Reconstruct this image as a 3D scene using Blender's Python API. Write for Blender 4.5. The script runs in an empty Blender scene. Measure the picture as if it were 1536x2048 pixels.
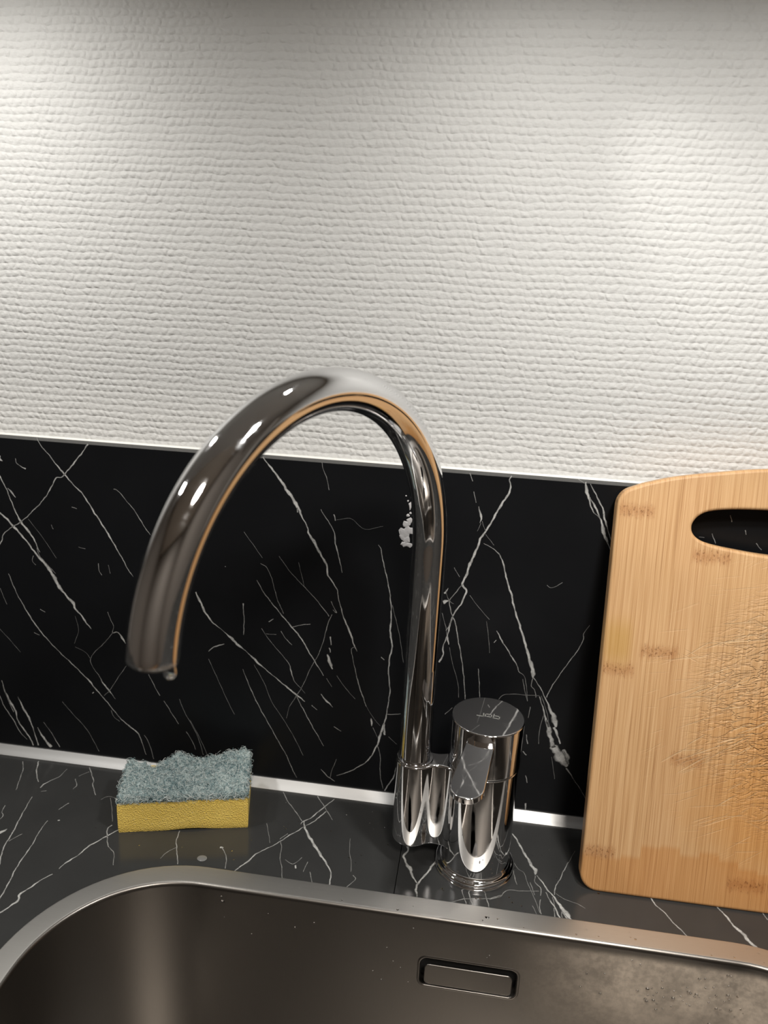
import bpy, bmesh, math, random
import numpy as np
from mathutils import Vector, Matrix

SC = bpy.context.scene
COL = SC.collection
MM = 0.001
PI = math.pi
rng = np.random.default_rng(7)
random.seed(7)

# ------------------------------------------------------------------ camera
cam_data = bpy.data.cameras.new('camera')
cam_data.sensor_fit = 'VERTICAL'
cam_data.sensor_height = 36.0
cam_data.lens = 1548.0 / 2048.0 * 36.0
cam_data.clip_start = 0.01
cam_data.clip_end = 30
cam_data.dof.use_dof = True
cam_data.dof.focus_distance = 0.53
cam_data.dof.aperture_fstop = 8.5
cam = bpy.data.objects.new('camera', cam_data)
COL.objects.link(cam)
rt = Vector((0.98946972, 0.13728531, 0.04585219))
dn = Vector((0.08354558, -0.28302827, -0.95546593))
fw = Vector((-0.11819397, 0.94923535, -0.29151748))
mw = Matrix((rt, -dn, -fw)).transposed().to_4x4()
mw.translation = Vector((0, -0.510717, 0.390414))
cam.matrix_world = mw
SC.camera = cam

# ------------------------------------------------------------------ world, exposure
world = bpy.data.worlds.new('world')
SC.world = world
world.use_nodes = True
world.node_tree.nodes['Background'].inputs[0].default_value = (0.02, 0.02, 0.02, 1)
SC.view_settings.view_transform = 'Standard'
SC.view_settings.look = 'None'
SC.view_settings.exposure = 0.0
SC.view_settings.gamma = 1.0
SC.view_settings.use_curve_mapping = False
SC.cycles.use_denoising = True
SC.cycles.max_bounces = 10
SC.cycles.glossy_bounces = 8
SC.cycles.sample_clamp_indirect = 4.0

# round lamps under the wall cabinet: (x mm, y mm, power W, lens radius mm); they shine like flat discs
LAMPS = [(-335, -112, .38, 12), (5, -112, .16, 12), (165, -262, 1.95, 26), (-440, -255, 1.0, 26)]
# spot added for the bright streak on the wall: x, y mm, power W, cone deg, point it is aimed at (mm)
SPOT = (-10, -70, .40, 34, (135, 12, 425))
LAMP_COL = (1.0, 0.98, 0.945)
FILL_POWER = 20.0

# ------------------------------------------------------------------ helpers
class MB:
    def __init__(s): s.v = []; s.f = []; s.c = []
    def add(s, verts, faces, col=None):
        b = len(s.v)
        s.v += [tuple(p) for p in verts]
        s.f += [tuple(i + b for i in f) for f in faces]
        if col is not None: s.c += [col] * len(verts) if not isinstance(col, list) else col
    def box(s, x0, x1, y0, y1, z0, z1):
        s.add([(x0, y0, z0), (x1, y0, z0), (x1, y1, z0), (x0, y1, z0), (x0, y0, z1), (x1, y0, z1), (x1, y1, z1), (x0, y1, z1)],
              [(0, 3, 2, 1), (4, 5, 6, 7), (0, 1, 5, 4), (1, 2, 6, 5), (2, 3, 7, 6), (3, 0, 4, 7)])
    def rings(s, rings, cap0=True, cap1=True):
        n = len(rings[0]); verts = [p for r in rings for p in r]; faces = []
        for k in range(len(rings) - 1):
            for i in range(n):
                j = (i + 1) % n
                faces.append((k * n + i, k * n + j, (k + 1) * n + j, (k + 1) * n + i))
        if cap0: faces.append(tuple(reversed(range(n))))
        if cap1: faces.append(tuple((len(rings) - 1) * n + i for i in range(n)))
        s.add(verts, faces)
    def lathe(s, prof, cx, cy, n=96, cap0=True, cap1=True):
        s.rings([[(cx + r * math.cos(2 * PI * i / n), cy + r * math.sin(2 * PI * i / n), z) for i in range(n)] for r, z in prof], cap0, cap1)
    def build(s, name, mat=None, parent=None, smooth=True, sharp=35, scale=MM, bevel=0, weighted=True):
        me = bpy.data.meshes.new(name)
        me.from_pydata([tuple(c * scale for c in p) for p in s.v], [], s.f)
        if s.c:
            at = me.color_attributes.new('tone', 'FLOAT_COLOR', 'POINT')
            at.data.foreach_set('color', np.array([(c, c, c, 1) for c in s.c], dtype=np.float32).ravel())
        return link(name, me, mat, parent, smooth, sharp, bevel, weighted)

def link(name, me, mat=None, parent=None, smooth=True, sharp=35, bevel=0, weighted=True):
    me.validate()
    if smooth:
        me.polygons.foreach_set('use_smooth', [True] * len(me.polygons))
        if sharp: me.set_sharp_from_angle(angle=math.radians(sharp))
    me.update()
    o = bpy.data.objects.new(name, me)
    COL.objects.link(o)
    if mat: me.materials.append(mat)
    if parent: o.parent = parent
    if bevel:
        b = o.modifiers.new('bevel', 'BEVEL'); b.width = bevel * MM; b.segments = 3; b.limit_method = 'ANGLE'
        b.harden_normals = False
    if weighted and smooth:
        w = o.modifiers.new('weighted', 'WEIGHTED_NORMAL'); w.keep_sharp = True; w.weight = 80
    return o

def empty(name, loc=(0, 0, 0)):
    o = bpy.data.objects.new(name, None); o.empty_display_size = 0.02
    o.location = loc; COL.objects.link(o); return o

def tag(o, label=None, cat=None, group=None, kind=None):
    for k, v in (('label', label), ('category', cat), ('group', group), ('kind', kind)):
        if v: o[k] = v
    return o

def child_keep(o, root):
    o.parent = root
    o.matrix_parent_inverse = Matrix.Translation(root.location).inverted()

def outline_solid(name, loops, z0, z1, bev, mat, parent, smooth=True, res=3):
    """Flat outline(s) in mm, filled and extruded z0..z1 with rounded edges (2D curve, converted to a mesh)."""
    cu = bpy.data.curves.new(name, 'CURVE'); cu.dimensions = '2D'; cu.fill_mode = 'BOTH'
    for lp in loops:
        sp = cu.splines.new('POLY'); sp.points.add(len(lp) - 1); sp.use_cyclic_u = True
        for p, q in zip(sp.points, lp): p.co = (q[0] * MM, q[1] * MM, 0, 1)
    cu.extrude = ((z1 - z0) / 2 - bev) * MM
    cu.bevel_depth = bev * MM; cu.bevel_resolution = res; cu.offset = -bev * MM
    tmp = bpy.data.objects.new(name + '_tmp', cu); COL.objects.link(tmp)
    me = bpy.data.meshes.new_from_object(tmp.evaluated_get(bpy.context.evaluated_depsgraph_get()))
    bpy.data.objects.remove(tmp); bpy.data.curves.remove(cu)
    me.transform(Matrix.Translation((0, 0, (z0 + z1) / 2 * MM)))
    bm = bmesh.new(); bm.from_mesh(me); bmesh.ops.remove_doubles(bm, verts=bm.verts, dist=1e-6)
    bmesh.ops.recalc_face_normals(bm, faces=bm.faces); bm.to_mesh(me); bm.free()
    me.name = name; me.materials.clear()
    return link(name, me, mat, parent, smooth, 50)

def rrect(x0, x1, y0, y1, r, n=8):
    pts = []
    for cx, cy, a in ((x1 - r, y1 - r, 0), (x0 + r, y1 - r, 90), (x0 + r, y0 + r, 180), (x1 - r, y0 + r, 270)):
        for k in range(n + 1):
            t = math.radians(a + 90 * k / n); pts.append((cx + r * math.cos(t), cy + r * math.sin(t)))
    return pts

def catmull(P, sub):
    P = np.array(P, float)
    if len(P) < 3:
        t = np.linspace(0, 1, sub + 1)[:, None]; return P[0] * (1 - t) + P[-1] * t
    Q = np.vstack([2 * P[0] - P[1], P, 2 * P[-1] - P[-2]]); out = []
    for i in range(1, len(Q) - 2):
        for t in np.linspace(0, 1, sub, endpoint=False):
            a, b, c, d = Q[i - 1:i + 3]
            out.append(.5 * (2 * b + (c - a) * t + (2 * a - 5 * b + 4 * c - d) * t * t + (3 * b - a - 3 * c + d) * t ** 3))
    out.append(Q[-2]); return np.array(out)

# ------------------------------------------------------------------ node helpers
def new_mat(name):
    m = bpy.data.materials.new(name); m.use_nodes = True
    nt = m.node_tree; return m, nt, nt.nodes['Principled BSDF']

class N:
    """tiny helper to write node maths"""
    def __init__(s, nt): s.nt = nt
    def node(s, t, **kw):
        n = s.nt.nodes.new(t)
        for k, v in kw.items(): setattr(n, k, v)
        return n
    def put(s, sock, v):
        if isinstance(v, bpy.types.NodeSocket): s.nt.links.new(v, sock)
        else: sock.default_value = v
    def m(s, op, a, b=0.0, c=0.0, clamp=False):
        n = s.node('ShaderNodeMath', operation=op, use_clamp=clamp)
        for i, v in enumerate((a, b, c)): s.put(n.inputs[i], v)
        return n.outputs[0]
    def add(s, a, b): return s.m('ADD', a, b)
    def sub(s, a, b): return s.m('SUBTRACT', a, b)
    def mul(s, a, b): return s.m('MULTIPLY', a, b)
    def step(s, x, a, b):
        n = s.node('ShaderNodeMapRange', interpolation_type='SMOOTHSTEP')
        s.put(n.inputs['Value'], x); s.put(n.inputs['From Min'], a); s.put(n.inputs['From Max'], b)
        return n.outputs['Result']
    def xyz(s, v):
        n = s.node('ShaderNodeSeparateXYZ'); s.put(n.inputs[0], v); return n.outputs
    def vec(s, x, y, z):
        n = s.node('ShaderNodeCombineXYZ')
        for i, v in enumerate((x, y, z)): s.put(n.inputs[i], v)
        return n.outputs[0]
    def noise(s, v, scale, detail=3.0, rough=.55, dist=0.0):
        n = s.node('ShaderNodeTexNoise'); s.put(n.inputs['Vector'], v)
        s.put(n.inputs['Scale'], scale); s.put(n.inputs['Detail'], detail); s.put(n.inputs['Roughness'], rough); s.put(n.inputs['Distortion'], dist)
        return n.outputs[0]
    def white(s, v):
        n = s.node('ShaderNodeTexWhiteNoise', noise_dimensions='3D'); s.put(n.inputs['Vector'], v); return n.outputs[0]
    def mix(s, f, a, b, mode='MIX'):
        n = s.node('ShaderNodeMix', data_type='RGBA', blend_type=mode)
        s.put(n.inputs[0], f); s.put(n.inputs[6], a if isinstance(a, bpy.types.NodeSocket) else (*a, 1)); s.put(n.inputs[7], b if isinstance(b, bpy.types.NodeSocket) else (*b, 1))
        return n.outputs[2]
    def ramp(s, f, stops):
        n = s.node('ShaderNodeValToRGB'); s.put(n.inputs[0], f)
        e = n.color_ramp.elements
        while len(e) < len(stops): e.new(0.5)
        for k, (p, c) in enumerate(stops): e[k].position = p; e[k].color = (*c, 1)
        return n.outputs[0]
    def obj(s): return s.node('ShaderNodeTexCoord').outputs['Object']
    def bump(s, h, dist, strength=1.0, normal=None):
        n = s.node('ShaderNodeBump'); s.put(n.inputs['Height'], h); n.inputs['Distance'].default_value = dist; n.inputs['Strength'].default_value = strength
        if normal: s.put(n.inputs['Normal'], normal)
        return n.outputs[0]

def plain(name, col, rough=.5, metal=0.0, spec=.5, emit=None):
    m, nt, b = new_mat(name)
    b.inputs['Base Color'].default_value = (*col, 1); b.inputs['Roughness'].default_value = rough
    b.inputs['Metallic'].default_value = metal; b.inputs['Specular IOR Level'].default_value = spec
    if emit:
        b.inputs['Emission Color'].default_value = (*emit[0], 1); b.inputs['Emission Strength'].default_value = emit[1]
    return m

# ------------------------------------------------------------------ materials
def mat_wallpaper():
    m, nt, b = new_mat('woven_wallpaper'); n = N(nt)
    p = n.obj(); x, y, z = n.xyz(p)
    w1 = n.noise(p, 22.0, 2); w2 = n.noise(p, 110.0, 2)
    zz = n.add(n.mul(z, 1 / .0047), n.add(n.mul(w1, .7), n.mul(w2, .7)))
    row = n.m('FLOOR', zz); fr = n.m('FRACT', zz)
    rj = n.white(n.vec(row, 3.3, 0.0))
    xx = n.add(n.mul(x, 1 / .0052), n.add(n.mul(n.m('MODULO', row, 2.0), .5), n.add(n.mul(rj, .25), n.mul(w2, 1.3))))
    fx = n.m('FRACT', xx); cell = n.white(n.vec(n.m('FLOOR', xx), row, 1.0))
    ridge = n.m('SINE', n.mul(fr, PI))
    knot = n.m('POWER', n.m('SINE', n.mul(fx, PI)), 1.3)
    h = n.mul(ridge, n.add(.30, n.mul(n.add(.35, n.mul(cell, .75)), knot)))
    h = n.add(h, n.mul(n.noise(n.vec(n.mul(x, 520.0), y, n.mul(z, 700.0)), 1.0, 3, .65), .55))
    h = n.add(h, n.mul(n.noise(n.vec(n.mul(x, 120.0), y, n.mul(z, 420.0)), 1.0, 2), .5))
    nt.links.new(n.bump(h, .0005, 1.0), b.inputs['Normal'])
    b.inputs['Base Color'].default_value = (.74, .735, .71, 1); b.inputs['Roughness'].default_value = .75
    b.inputs['Specular IOR Level'].default_value = .25
    return m

def mat_marble(name, base, rough, vein=False, vcol=(.36, .36, .345), spec=.5):
    m, nt, b = new_mat(name); n = N(nt); p = n.obj()
    cloud = n.noise(p, 14.0, 4)
    col = n.mix(cloud, tuple(c * .7 for c in base), tuple(c * 1.35 for c in base))
    if vein:
        at = n.node('ShaderNodeAttribute', attribute_name='tone')
        mott = n.step(n.noise(p, 900.0, 3), .25, .55)
        f = n.mul(at.outputs['Fac'], n.add(.55, n.mul(mott, .45)))
        col = n.mix(.5, vcol, tuple(c * .9 for c in vcol))
        nt.links.new(f, b.inputs['Alpha'])
    nt.links.new(col, b.inputs['Base Color'])
    smear = n.noise(p, 35.0, 3)
    nt.links.new(n.add(rough, n.mul(n.sub(smear, .5), .08)), b.inputs['Roughness'])
    b.inputs['Specular IOR Level'].default_value = spec
    nt.links.new(n.bump(n.noise(p, 1600.0, 2), .00001, .5), b.inputs['Normal'])
    return m

def mat_chrome(name='polished_chrome', rough=.03):
    m, nt, b = new_mat(name); n = N(nt); p = n.obj()
    b.inputs['Metallic'].default_value = 1.0; b.inputs['Base Color'].default_value = (.80, .80, .81, 1)
    s = n.noise(p, 60.0, 4, .65)
    nt.links.new(n.add(rough, n.mul(n.step(s, .48, .75), .14)), b.inputs['Roughness'])
    return m

def mat_steel(name, col, rough, along=(1.0, 60.0, 60.0)):
    m, nt, b = new_mat(name); n = N(nt); p = n.obj(); x, y, z = n.xyz(p)
    b.inputs['Metallic'].default_value = 1.0
    g = n.noise(n.vec(n.mul(x, along[0]), n.mul(y, along[1]), n.mul(z, along[2])), 30.0, 4, .7)
    sm = n.noise(p, 30.0, 4, .65); sp = n.noise(p, 260.0, 3, .7)
    lime_sheen = n.mul(n.add(.42, n.add(n.mul(n.step(sm, .3, .7), .36), n.mul(n.step(sp, .35, .65), .22))), n.mul(n.step(x, .03, .12), n.mul(n.step(z, -.085, -.03), n.sub(1.0, n.step(z, -.009, -.003)))))  # limescale patch, spread and brightened to paint in the wall's lit right side
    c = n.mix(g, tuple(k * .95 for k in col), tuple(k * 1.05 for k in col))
    c = n.mix(n.mul(lime_sheen, .85), c, (.78, .66, .53))
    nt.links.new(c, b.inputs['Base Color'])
    nt.links.new(n.sub(1.0, n.mul(lime_sheen, .75)), b.inputs['Metallic'])
    nt.links.new(n.add(n.add(rough, n.mul(n.sub(g, .5), .06)), n.mul(lime_sheen, .15)), b.inputs['Roughness'])
    nt.links.new(n.bump(g, .000006, .3), b.inputs['Normal'])
    return m

BOARD_T = 12.0
def mat_bamboo():
    m, nt, b = new_mat('bamboo'); n = N(nt); p = n.obj(); x, y, z = n.xyz(p)
    STR = .0196
    xw = n.add(x, n.mul(n.sub(n.noise(n.vec(n.mul(x, 3.0), 0.0, n.mul(z, 4.0)), 1.0, 1), .5), .002))
    sid = n.m('FLOOR', n.mul(xw, 1 / STR)); tone = n.white(n.vec(sid, 5.0, 2.0))
    g1 = n.noise(n.vec(n.mul(xw, 620.0), 0.0, n.mul(z, 5.0)), 1.0, 3, .6)
    g2 = n.noise(n.vec(n.mul(xw, 1900.0), 3.0, n.mul(z, 14.0)), 1.0, 2, .6)
    g3 = n.noise(n.vec(n.mul(xw, 110.0), 7.0, n.mul(z, 3.0)), 1.0, 2, .5)
    g = n.add(n.mul(n.step(g1, .3, .7), .34), n.add(n.mul(n.step(g2, .3, .7), .44), n.mul(g3, .22)))
    base = n.ramp(g, [(0.12, (.33, .165, .068)), (.40, (.53, .305, .14)), (.85, (.68, .44, .235))])
    base = n.mix(n.mul(tone, .35), base, (.58, .36, .17))
    # bamboo knuckles: strip centre x, height z, half width
    kn = None
    jz = n.mul(n.sub(n.noise(n.vec(n.mul(xw, 420.0), 1.0, 0.0), 1.0, 2), .5), .012)
    for kx, kz, kw in ((.0125, .259, .0115), (.0615, .233, .0125), (.0355, .168, .0125), (.011, .154, .0105), (.060, .098, .011), (.011, .0285, .0105), (.1065, .018, .0125), (.155, .120, .011), (.2, .21, .011), (.18, .05, .011), (.24, .14, .011)):
        dz = n.m('ABSOLUTE', n.add(n.sub(z, kz), jz)); dx = n.m('ABSOLUTE', n.sub(x, kx))
        k = n.mul(n.sub(1.0, n.step(dz, .0005, .0065)), n.sub(1.0, n.step(dx, kw - .0022, kw + .0008)))
        kn = k if kn is None else n.m('MAXIMUM', kn, k)
    sp = n.noise(n.vec(n.mul(x, 700.0), 2.0, n.mul(z, 420.0)), 1.0, 3, .7)
    base = n.mix(n.mul(kn, .42), base, (.36, .15, .05))
    base = n.mix(n.mul(n.mul(kn, n.step(sp, .53, .62)), .75), base, (.17, .065, .022))
    # damp foot of the board and the oiled, darker middle
    wj = n.mul(n.white(n.vec(n.m('FLOOR', n.mul(x, 1 / .0125)), 1.0, 9.0)), .014)
    wet = n.sub(1.0, n.step(n.sub(z, wj), .0215, .0265))
    base = n.mix(n.mul(wet, .75), base, n.mix(.85, base, (.88, .68, .44), 'MULTIPLY'))
    ex = n.mul(n.sub(x, .155), 1 / .105); ez = n.mul(n.sub(z, .085), 1 / .105)
    rad = n.m('SQRT', n.add(n.mul(ex, ex), n.mul(ez, ez)))
    rad = n.add(rad, n.mul(n.sub(n.noise(p, 26.0, 4), .5), .5))
    oil = n.sub(1.0, n.step(rad, .45, 1.05))
    base = n.mix(n.mul(oil, .75), base, n.mix(1.0, base, (.99, .77, .45), 'MULTIPLY'))
    stain = n.mul(n.sub(1.0, n.step(n.m('ABSOLUTE', n.sub(x, .009)), .004, .012)), n.sub(1.0, n.step(n.m('ABSOLUTE', n.sub(z, .172)), .004, .022)))
    base = n.mix(n.mul(stain, .5), base, (.45, .26, .05))
    # knife cuts: pale thin scratches in several directions
    cut = None; relief = None
    for ang, sx, sy, th, off in ((26, 26.0, 800.0, .68, 1.3), (10, 22.0, 800.0, .68, 4.1), (38, 28.0, 900.0, .69, 7.7), (-24, 26.0, 800.0, .72, 9.2)):
        a = math.radians(ang)
        u = n.add(n.mul(x, math.cos(a)), n.mul(z, math.sin(a))); v = n.sub(n.mul(z, math.cos(a)), n.mul(x, math.sin(a)))
        c = n.step(n.noise(n.vec(n.mul(u, sx), off, n.mul(v, sy)), 1.0, 1, .5), th, th + .05)
        cut = c if cut is None else n.m('MAXIMUM', cut, c)
    cx_ = n.mul(n.sub(x, .13), 1 / .115); cz_ = n.mul(n.sub(z, .135), 1 / .12)
    area = n.sub(1.0, n.step(n.m('SQRT', n.add(n.mul(cx_, cx_), n.mul(cz_, cz_))), .55, 1.0))
    base = n.mix(n.mul(n.mul(cut, area), .45), base, (.80, .60, .36))
    nt.links.new(base, b.inputs['Base Color'])
    # swollen, crackled relief in the middle
    a = math.radians(14)
    u = n.add(n.mul(x, math.cos(a)), n.mul(z, math.sin(a))); v = n.sub(n.mul(z, math.cos(a)), n.mul(x, math.sin(a)))
    wr = n.noise(n.vec(n.mul(u, 80.0), 0.0, n.mul(v, 300.0)), 1.0, 2, .5, .9)
    wr = n.m('ABSOLUTE', n.sub(wr, .5))
    wr = n.step(wr, 0.0, .07)
    wx = n.mul(n.sub(x, .175), 1 / .125); wz = n.mul(n.sub(z, .14), 1 / .11)
    wa = n.sub(1.0, n.step(n.m('SQRT', n.add(n.mul(wx, wx), n.mul(wz, wz))), .5, 1.05))
    h = n.add(n.mul(n.mul(wr, wa), 1.0), n.add(n.mul(g2, .12), n.mul(n.mul(cut, area), -.35)))
    nt.links.new(n.bump(h, .0007, 1.0), b.inputs['Normal'])
    b.inputs['Roughness'].default_value = .5; b.inputs['Specular IOR Level'].default_value = .35
    return m

def mat_pad(name, dark, light):
    m, nt, b = new_mat(name); n = N(nt); p = n.obj()
    f = n.noise(p, 260.0, 4, .7); g = n.noise(p, 60.0, 3)
    c = n.mix(n.step(n.add(n.mul(f, .7), n.mul(g, .3)), .36, .62), dark, light)
    nt.links.new(c, b.inputs['Base Color']); b.inputs['Roughness'].default_value = .8
    nt.links.new(n.bump(n.noise(p, 700.0, 3, .8), .0012, 1.0), b.inputs['Normal'])
    return m

def mat_fibre():
    m, nt, b = new_mat('pad_fibre'); n = N(nt)
    at = n.node('ShaderNodeAttribute', attribute_name='tone')
    c = n.ramp(at.outputs['Fac'], [(0, (.06, .15, .17)), (.3, (.26, .37, .38)), (.6, (.60, .67, .65)), (1, (.82, .84, .81))])
    nt.links.new(c, b.inputs['Base Color']); b.inputs['Roughness'].default_value = .55
    return m

def mat_foam():
    m, nt, b = new_mat('yellow_foam'); n = N(nt); p = n.obj()
    v = n.node('ShaderNodeTexVoronoi'); n.put(v.inputs['Vector'], p); v.inputs['Scale'].default_value = 1100.0
    g = n.noise(p, 45.0, 3)
    c = n.mix(g, (.70, .48, .085), (.86, .64, .16))
    c = n.mix(n.mul(n.step(n.noise(p, 500.0, 2), .6, .75), .35), c, (.75, .62, .3))
    nt.links.new(c, b.inputs['Base Color']); b.inputs['Roughness'].default_value = .85
    b.inputs['Subsurface Weight'].default_value = .15; b.inputs['Subsurface Radius'].default_value = (.004, .003, .001)
    nt.links.new(n.bump(v.outputs['Distance'], .0006, .9), b.inputs['Normal'])
    return m

def mat_water(name, tint=(1, 1, 1), rough=0.0):
    m, nt, b = new_mat(name)
    b.inputs['Base Color'].default_value = (*tint, 1); b.inputs['Roughness'].default_value = rough
    b.inputs['IOR'].default_value = 1.333; b.inputs['Transmission Weight'].default_value = 1.0
    return m

M_WALL = mat_wallpaper()
M_BS = mat_marble('black_marble_laminate', (.0055, .006, .007), .38, spec=.22)
M_BSV = mat_marble('black_marble_print', (.0055, .006, .007), .38, True, (.50, .50, .485), spec=.22)
M_WT = mat_marble('worktop_laminate', (.034, .0345, .034), .17)
M_WTV = mat_marble('worktop_print', (.034, .0345, .034), .17, True, (.52, .52, .50))
M_EDGE = plain('laminate_edge', (.03, .03, .029), .5)
M_ALU = mat_steel('aluminium', (.46, .46, .455), .5, (2.0, 60.0, 60.0))
M_CHROME = mat_chrome()
M_RIM = mat_steel('brushed_steel_rim', (.66, .645, .615), .42)
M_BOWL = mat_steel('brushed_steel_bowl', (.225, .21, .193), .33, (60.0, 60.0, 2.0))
M_DARK = plain('dark_gap', (.006, .006, .006), .6)
M_ETCH = plain('etched_metal', (.40, .40, .38), .5, 0.6)
M_BAMBOO = mat_bamboo()
M_FOAM = mat_foam()
M_PAD = mat_pad('scouring_pad', (.07, .13, .14), (.42, .50, .49))
M_FIBRE = mat_fibre()
M_WATER = mat_water('water')
M_SOAP = plain('milky_drop', (.16, .16, .155), .12)
M_PLASTER = plain('plaster_residue', (.50, .49, .49), .5)
M_CAULK = plain('white_caulk', (.80, .79, .75), .4)
M_CAB = plain('cabinet_white', (.42, .41, .39), .45)
M_WOODDARK = plain('dark_wood', (.07, .045, .03), .4)
M_ROOM = plain('room_paint', (.24, .22, .20), .8)
M_FLOOR = plain('oak_floor', (.30, .19, .11), .4)
M_LENS = plain('lamp_lens', (.9, .9, .9), .4, emit=(LAMP_COL, 9.0))
M_FILL_LENS = plain('ceiling_fill_lens', (.9, .9, .9), .4, emit=((1, .95, .88), 6.0))

# ------------------------------------------------------------------ the room
def slab(name, x0, x1, y0, y1, z0, z1, mat):
    b = MB(); b.box(x0, x1, y0, y1, z0, z1)
    return tag(b.build(name, mat, None, smooth=False), kind='structure')

RX0, RX1, RY0, RZ0, RZ1 = -1500, 1500, -2400, -900, 1500
slab('wall_back', RX0, RX1, 12, 92, RZ0, RZ1, M_WALL)
slab('wall_front', RX0, RX1, RY0 - 80, RY0, RZ0, RZ1, M_ROOM)
slab('wall_left', RX0 - 80, RX0, RY0 - 80, 92, RZ0, RZ1, M_ROOM)
slab('wall_right', RX1, RX1 + 80, RY0 - 80, 92, RZ0, RZ1, M_ROOM)
slab('floor', RX0 - 80, RX1 + 80, RY0 - 80, 92, RZ0 - 60, RZ0, M_FLOOR)
slab('ceiling', RX0 - 80, RX1 + 80, RY0 - 80, 92, RZ1, RZ1 + 60, plain('ceiling_paint', (.7, .69, .66), .9))

# aluminium strip in the corner between worktop and backsplash, and the sealant bead on top of the backsplash
b = MB()
prof = [(0.0, 0.0), (-7.2, 0.0), (-7.2, .7), (-6.8, 1.1), (-5.0, 2.6), (-3.0, 4.4), (-1.4, 6.2), (-1.0, 6.6), (0.0, 6.6)]
b.rings([[(x, py - .02, pz + .02) for py, pz in prof] for x in (-900, 900)])
tag(b.build('trim_1', M_ALU, None, sharp=30, weighted=False), 'thin aluminium strip in the corner between worktop and backsplash', kind='structure')
b = MB()
cz = 265.0
b.rings([[(x, 12 - 1.6 * math.cos(t), cz + 1.4 * math.sin(t)) for t in np.linspace(0, PI / 2, 6)] + [(x, 12, cz)] for x in np.linspace(-900, 900, 90)])
tag(b.build('trim_2', M_CAULK, None), 'thin white sealant bead along the backsplash top', kind='structure')

# ------------------------------------------------------------------ wall cabinet and its lamps (above the frame), two added lights
wc = empty('wall_cabinet', (0, -.15, .575)); tag(wc, 'pale wall cabinet above the sink, carrying the lamps', 'cabinet')
b = MB(); b.box(-1000, 1000, -300, 11.9, 575, 1250); child_keep(b.build('carcass', M_CAB, None, smooth=False, bevel=1), wc)
for x in (-1000, -500, 0, 500):
    b = MB(); b.box(x + 2, x + 498, -320, -301, 572, 1248); child_keep(b.build('door', M_CAB, None, smooth=False, bevel=2), wc)
for k, (lx, ly, pw, lr) in enumerate(LAMPS):
    r = empty('cabinet_lamp', (lx * MM, ly * MM, .575))
    tag(r, ('small round lamp under the wall cabinet near the wall, above the left of the sponge', 'small round lamp under the wall cabinet near the wall, above the faucet', 'wide round lamp under the wall cabinet front, above the cutting board', 'wide round lamp under the wall cabinet front, farthest left of all lamps')[k], 'lamp')
    b = MB(); b.lathe([(lr + 8, 574.9), (lr + 8, 570), (lr + 7, 568), (lr + 1, 568), (lr, 569.5)], lx, ly, 48, True, False)
    child_keep(b.build('housing', M_ALU), r)
    b = MB(); b.lathe([(lr, 569.6), (lr * .6, 569.2), (2, 569.0)], lx, ly, 48, False, True)
    child_keep(b.build('lens', M_LENS), r)
    ld = bpy.data.lights.new('lamp_light', 'AREA'); ld.shape = 'DISK'; ld.size = lr * .0019; ld.energy = pw; ld.color = LAMP_COL
    lo = bpy.data.objects.new('lamp_light', ld); COL.objects.link(lo)
    lo.location = (lx * MM, ly * MM, .5675)
    bpy.context.view_layer.update()
    child_keep(lo, r)
lx, ly, pw, cone, aim = SPOT
r = empty('added_spot', (lx * MM, ly * MM, .575)); tag(r, 'added spot under the wall cabinet close to the wall, for the bright streak', 'lamp')
b = MB(); b.lathe([(16, 574.9), (16, 566), (15, 565), (12, 565), (11, 568)], lx, ly, 40, True, True); child_keep(b.build('housing', M_ALU), r)
ld = bpy.data.lights.new('added_spot_light', 'SPOT'); ld.energy = pw; ld.color = LAMP_COL; ld.spot_size = math.radians(cone); ld.spot_blend = 1.0; ld.shadow_soft_size = .008
lo = bpy.data.objects.new('added_spot_light', ld); COL.objects.link(lo); lo.location = (lx * MM, ly * MM, .562)
lo.rotation_euler = (Vector(aim) - Vector((lx, ly, 562))).to_track_quat('-Z', 'Y').to_euler(); bpy.context.view_layer.update(); child_keep(lo, r)
cl = empty('ceiling_fill', (.3, -1.3, 1.5)); tag(cl, 'added round fill light on the ceiling of the room behind', 'lamp')  # unseen light, added to fill the room and lift the ambient
b = MB(); b.lathe([(170, 1499.9), (170, 1470), (160, 1462)], 300, -1300, 48, True, False); child_keep(b.build('housing', M_CAB), cl)
b = MB(); b.lathe([(160, 1461.9), (90, 1450), (5, 1447)], 300, -1300, 48, False, True); child_keep(b.build('lens', M_FILL_LENS), cl)
ld = bpy.data.lights.new('ceiling_fill_light', 'AREA'); ld.shape = 'DISK'; ld.size = .3; ld.energy = FILL_POWER; ld.color = (1, .93, .85)
lo = bpy.data.objects.new('ceiling_fill_light', ld); COL.objects.link(lo); lo.location = (.3, -1.3, 1.44); bpy.context.view_layer.update(); child_keep(lo, cl)

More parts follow.
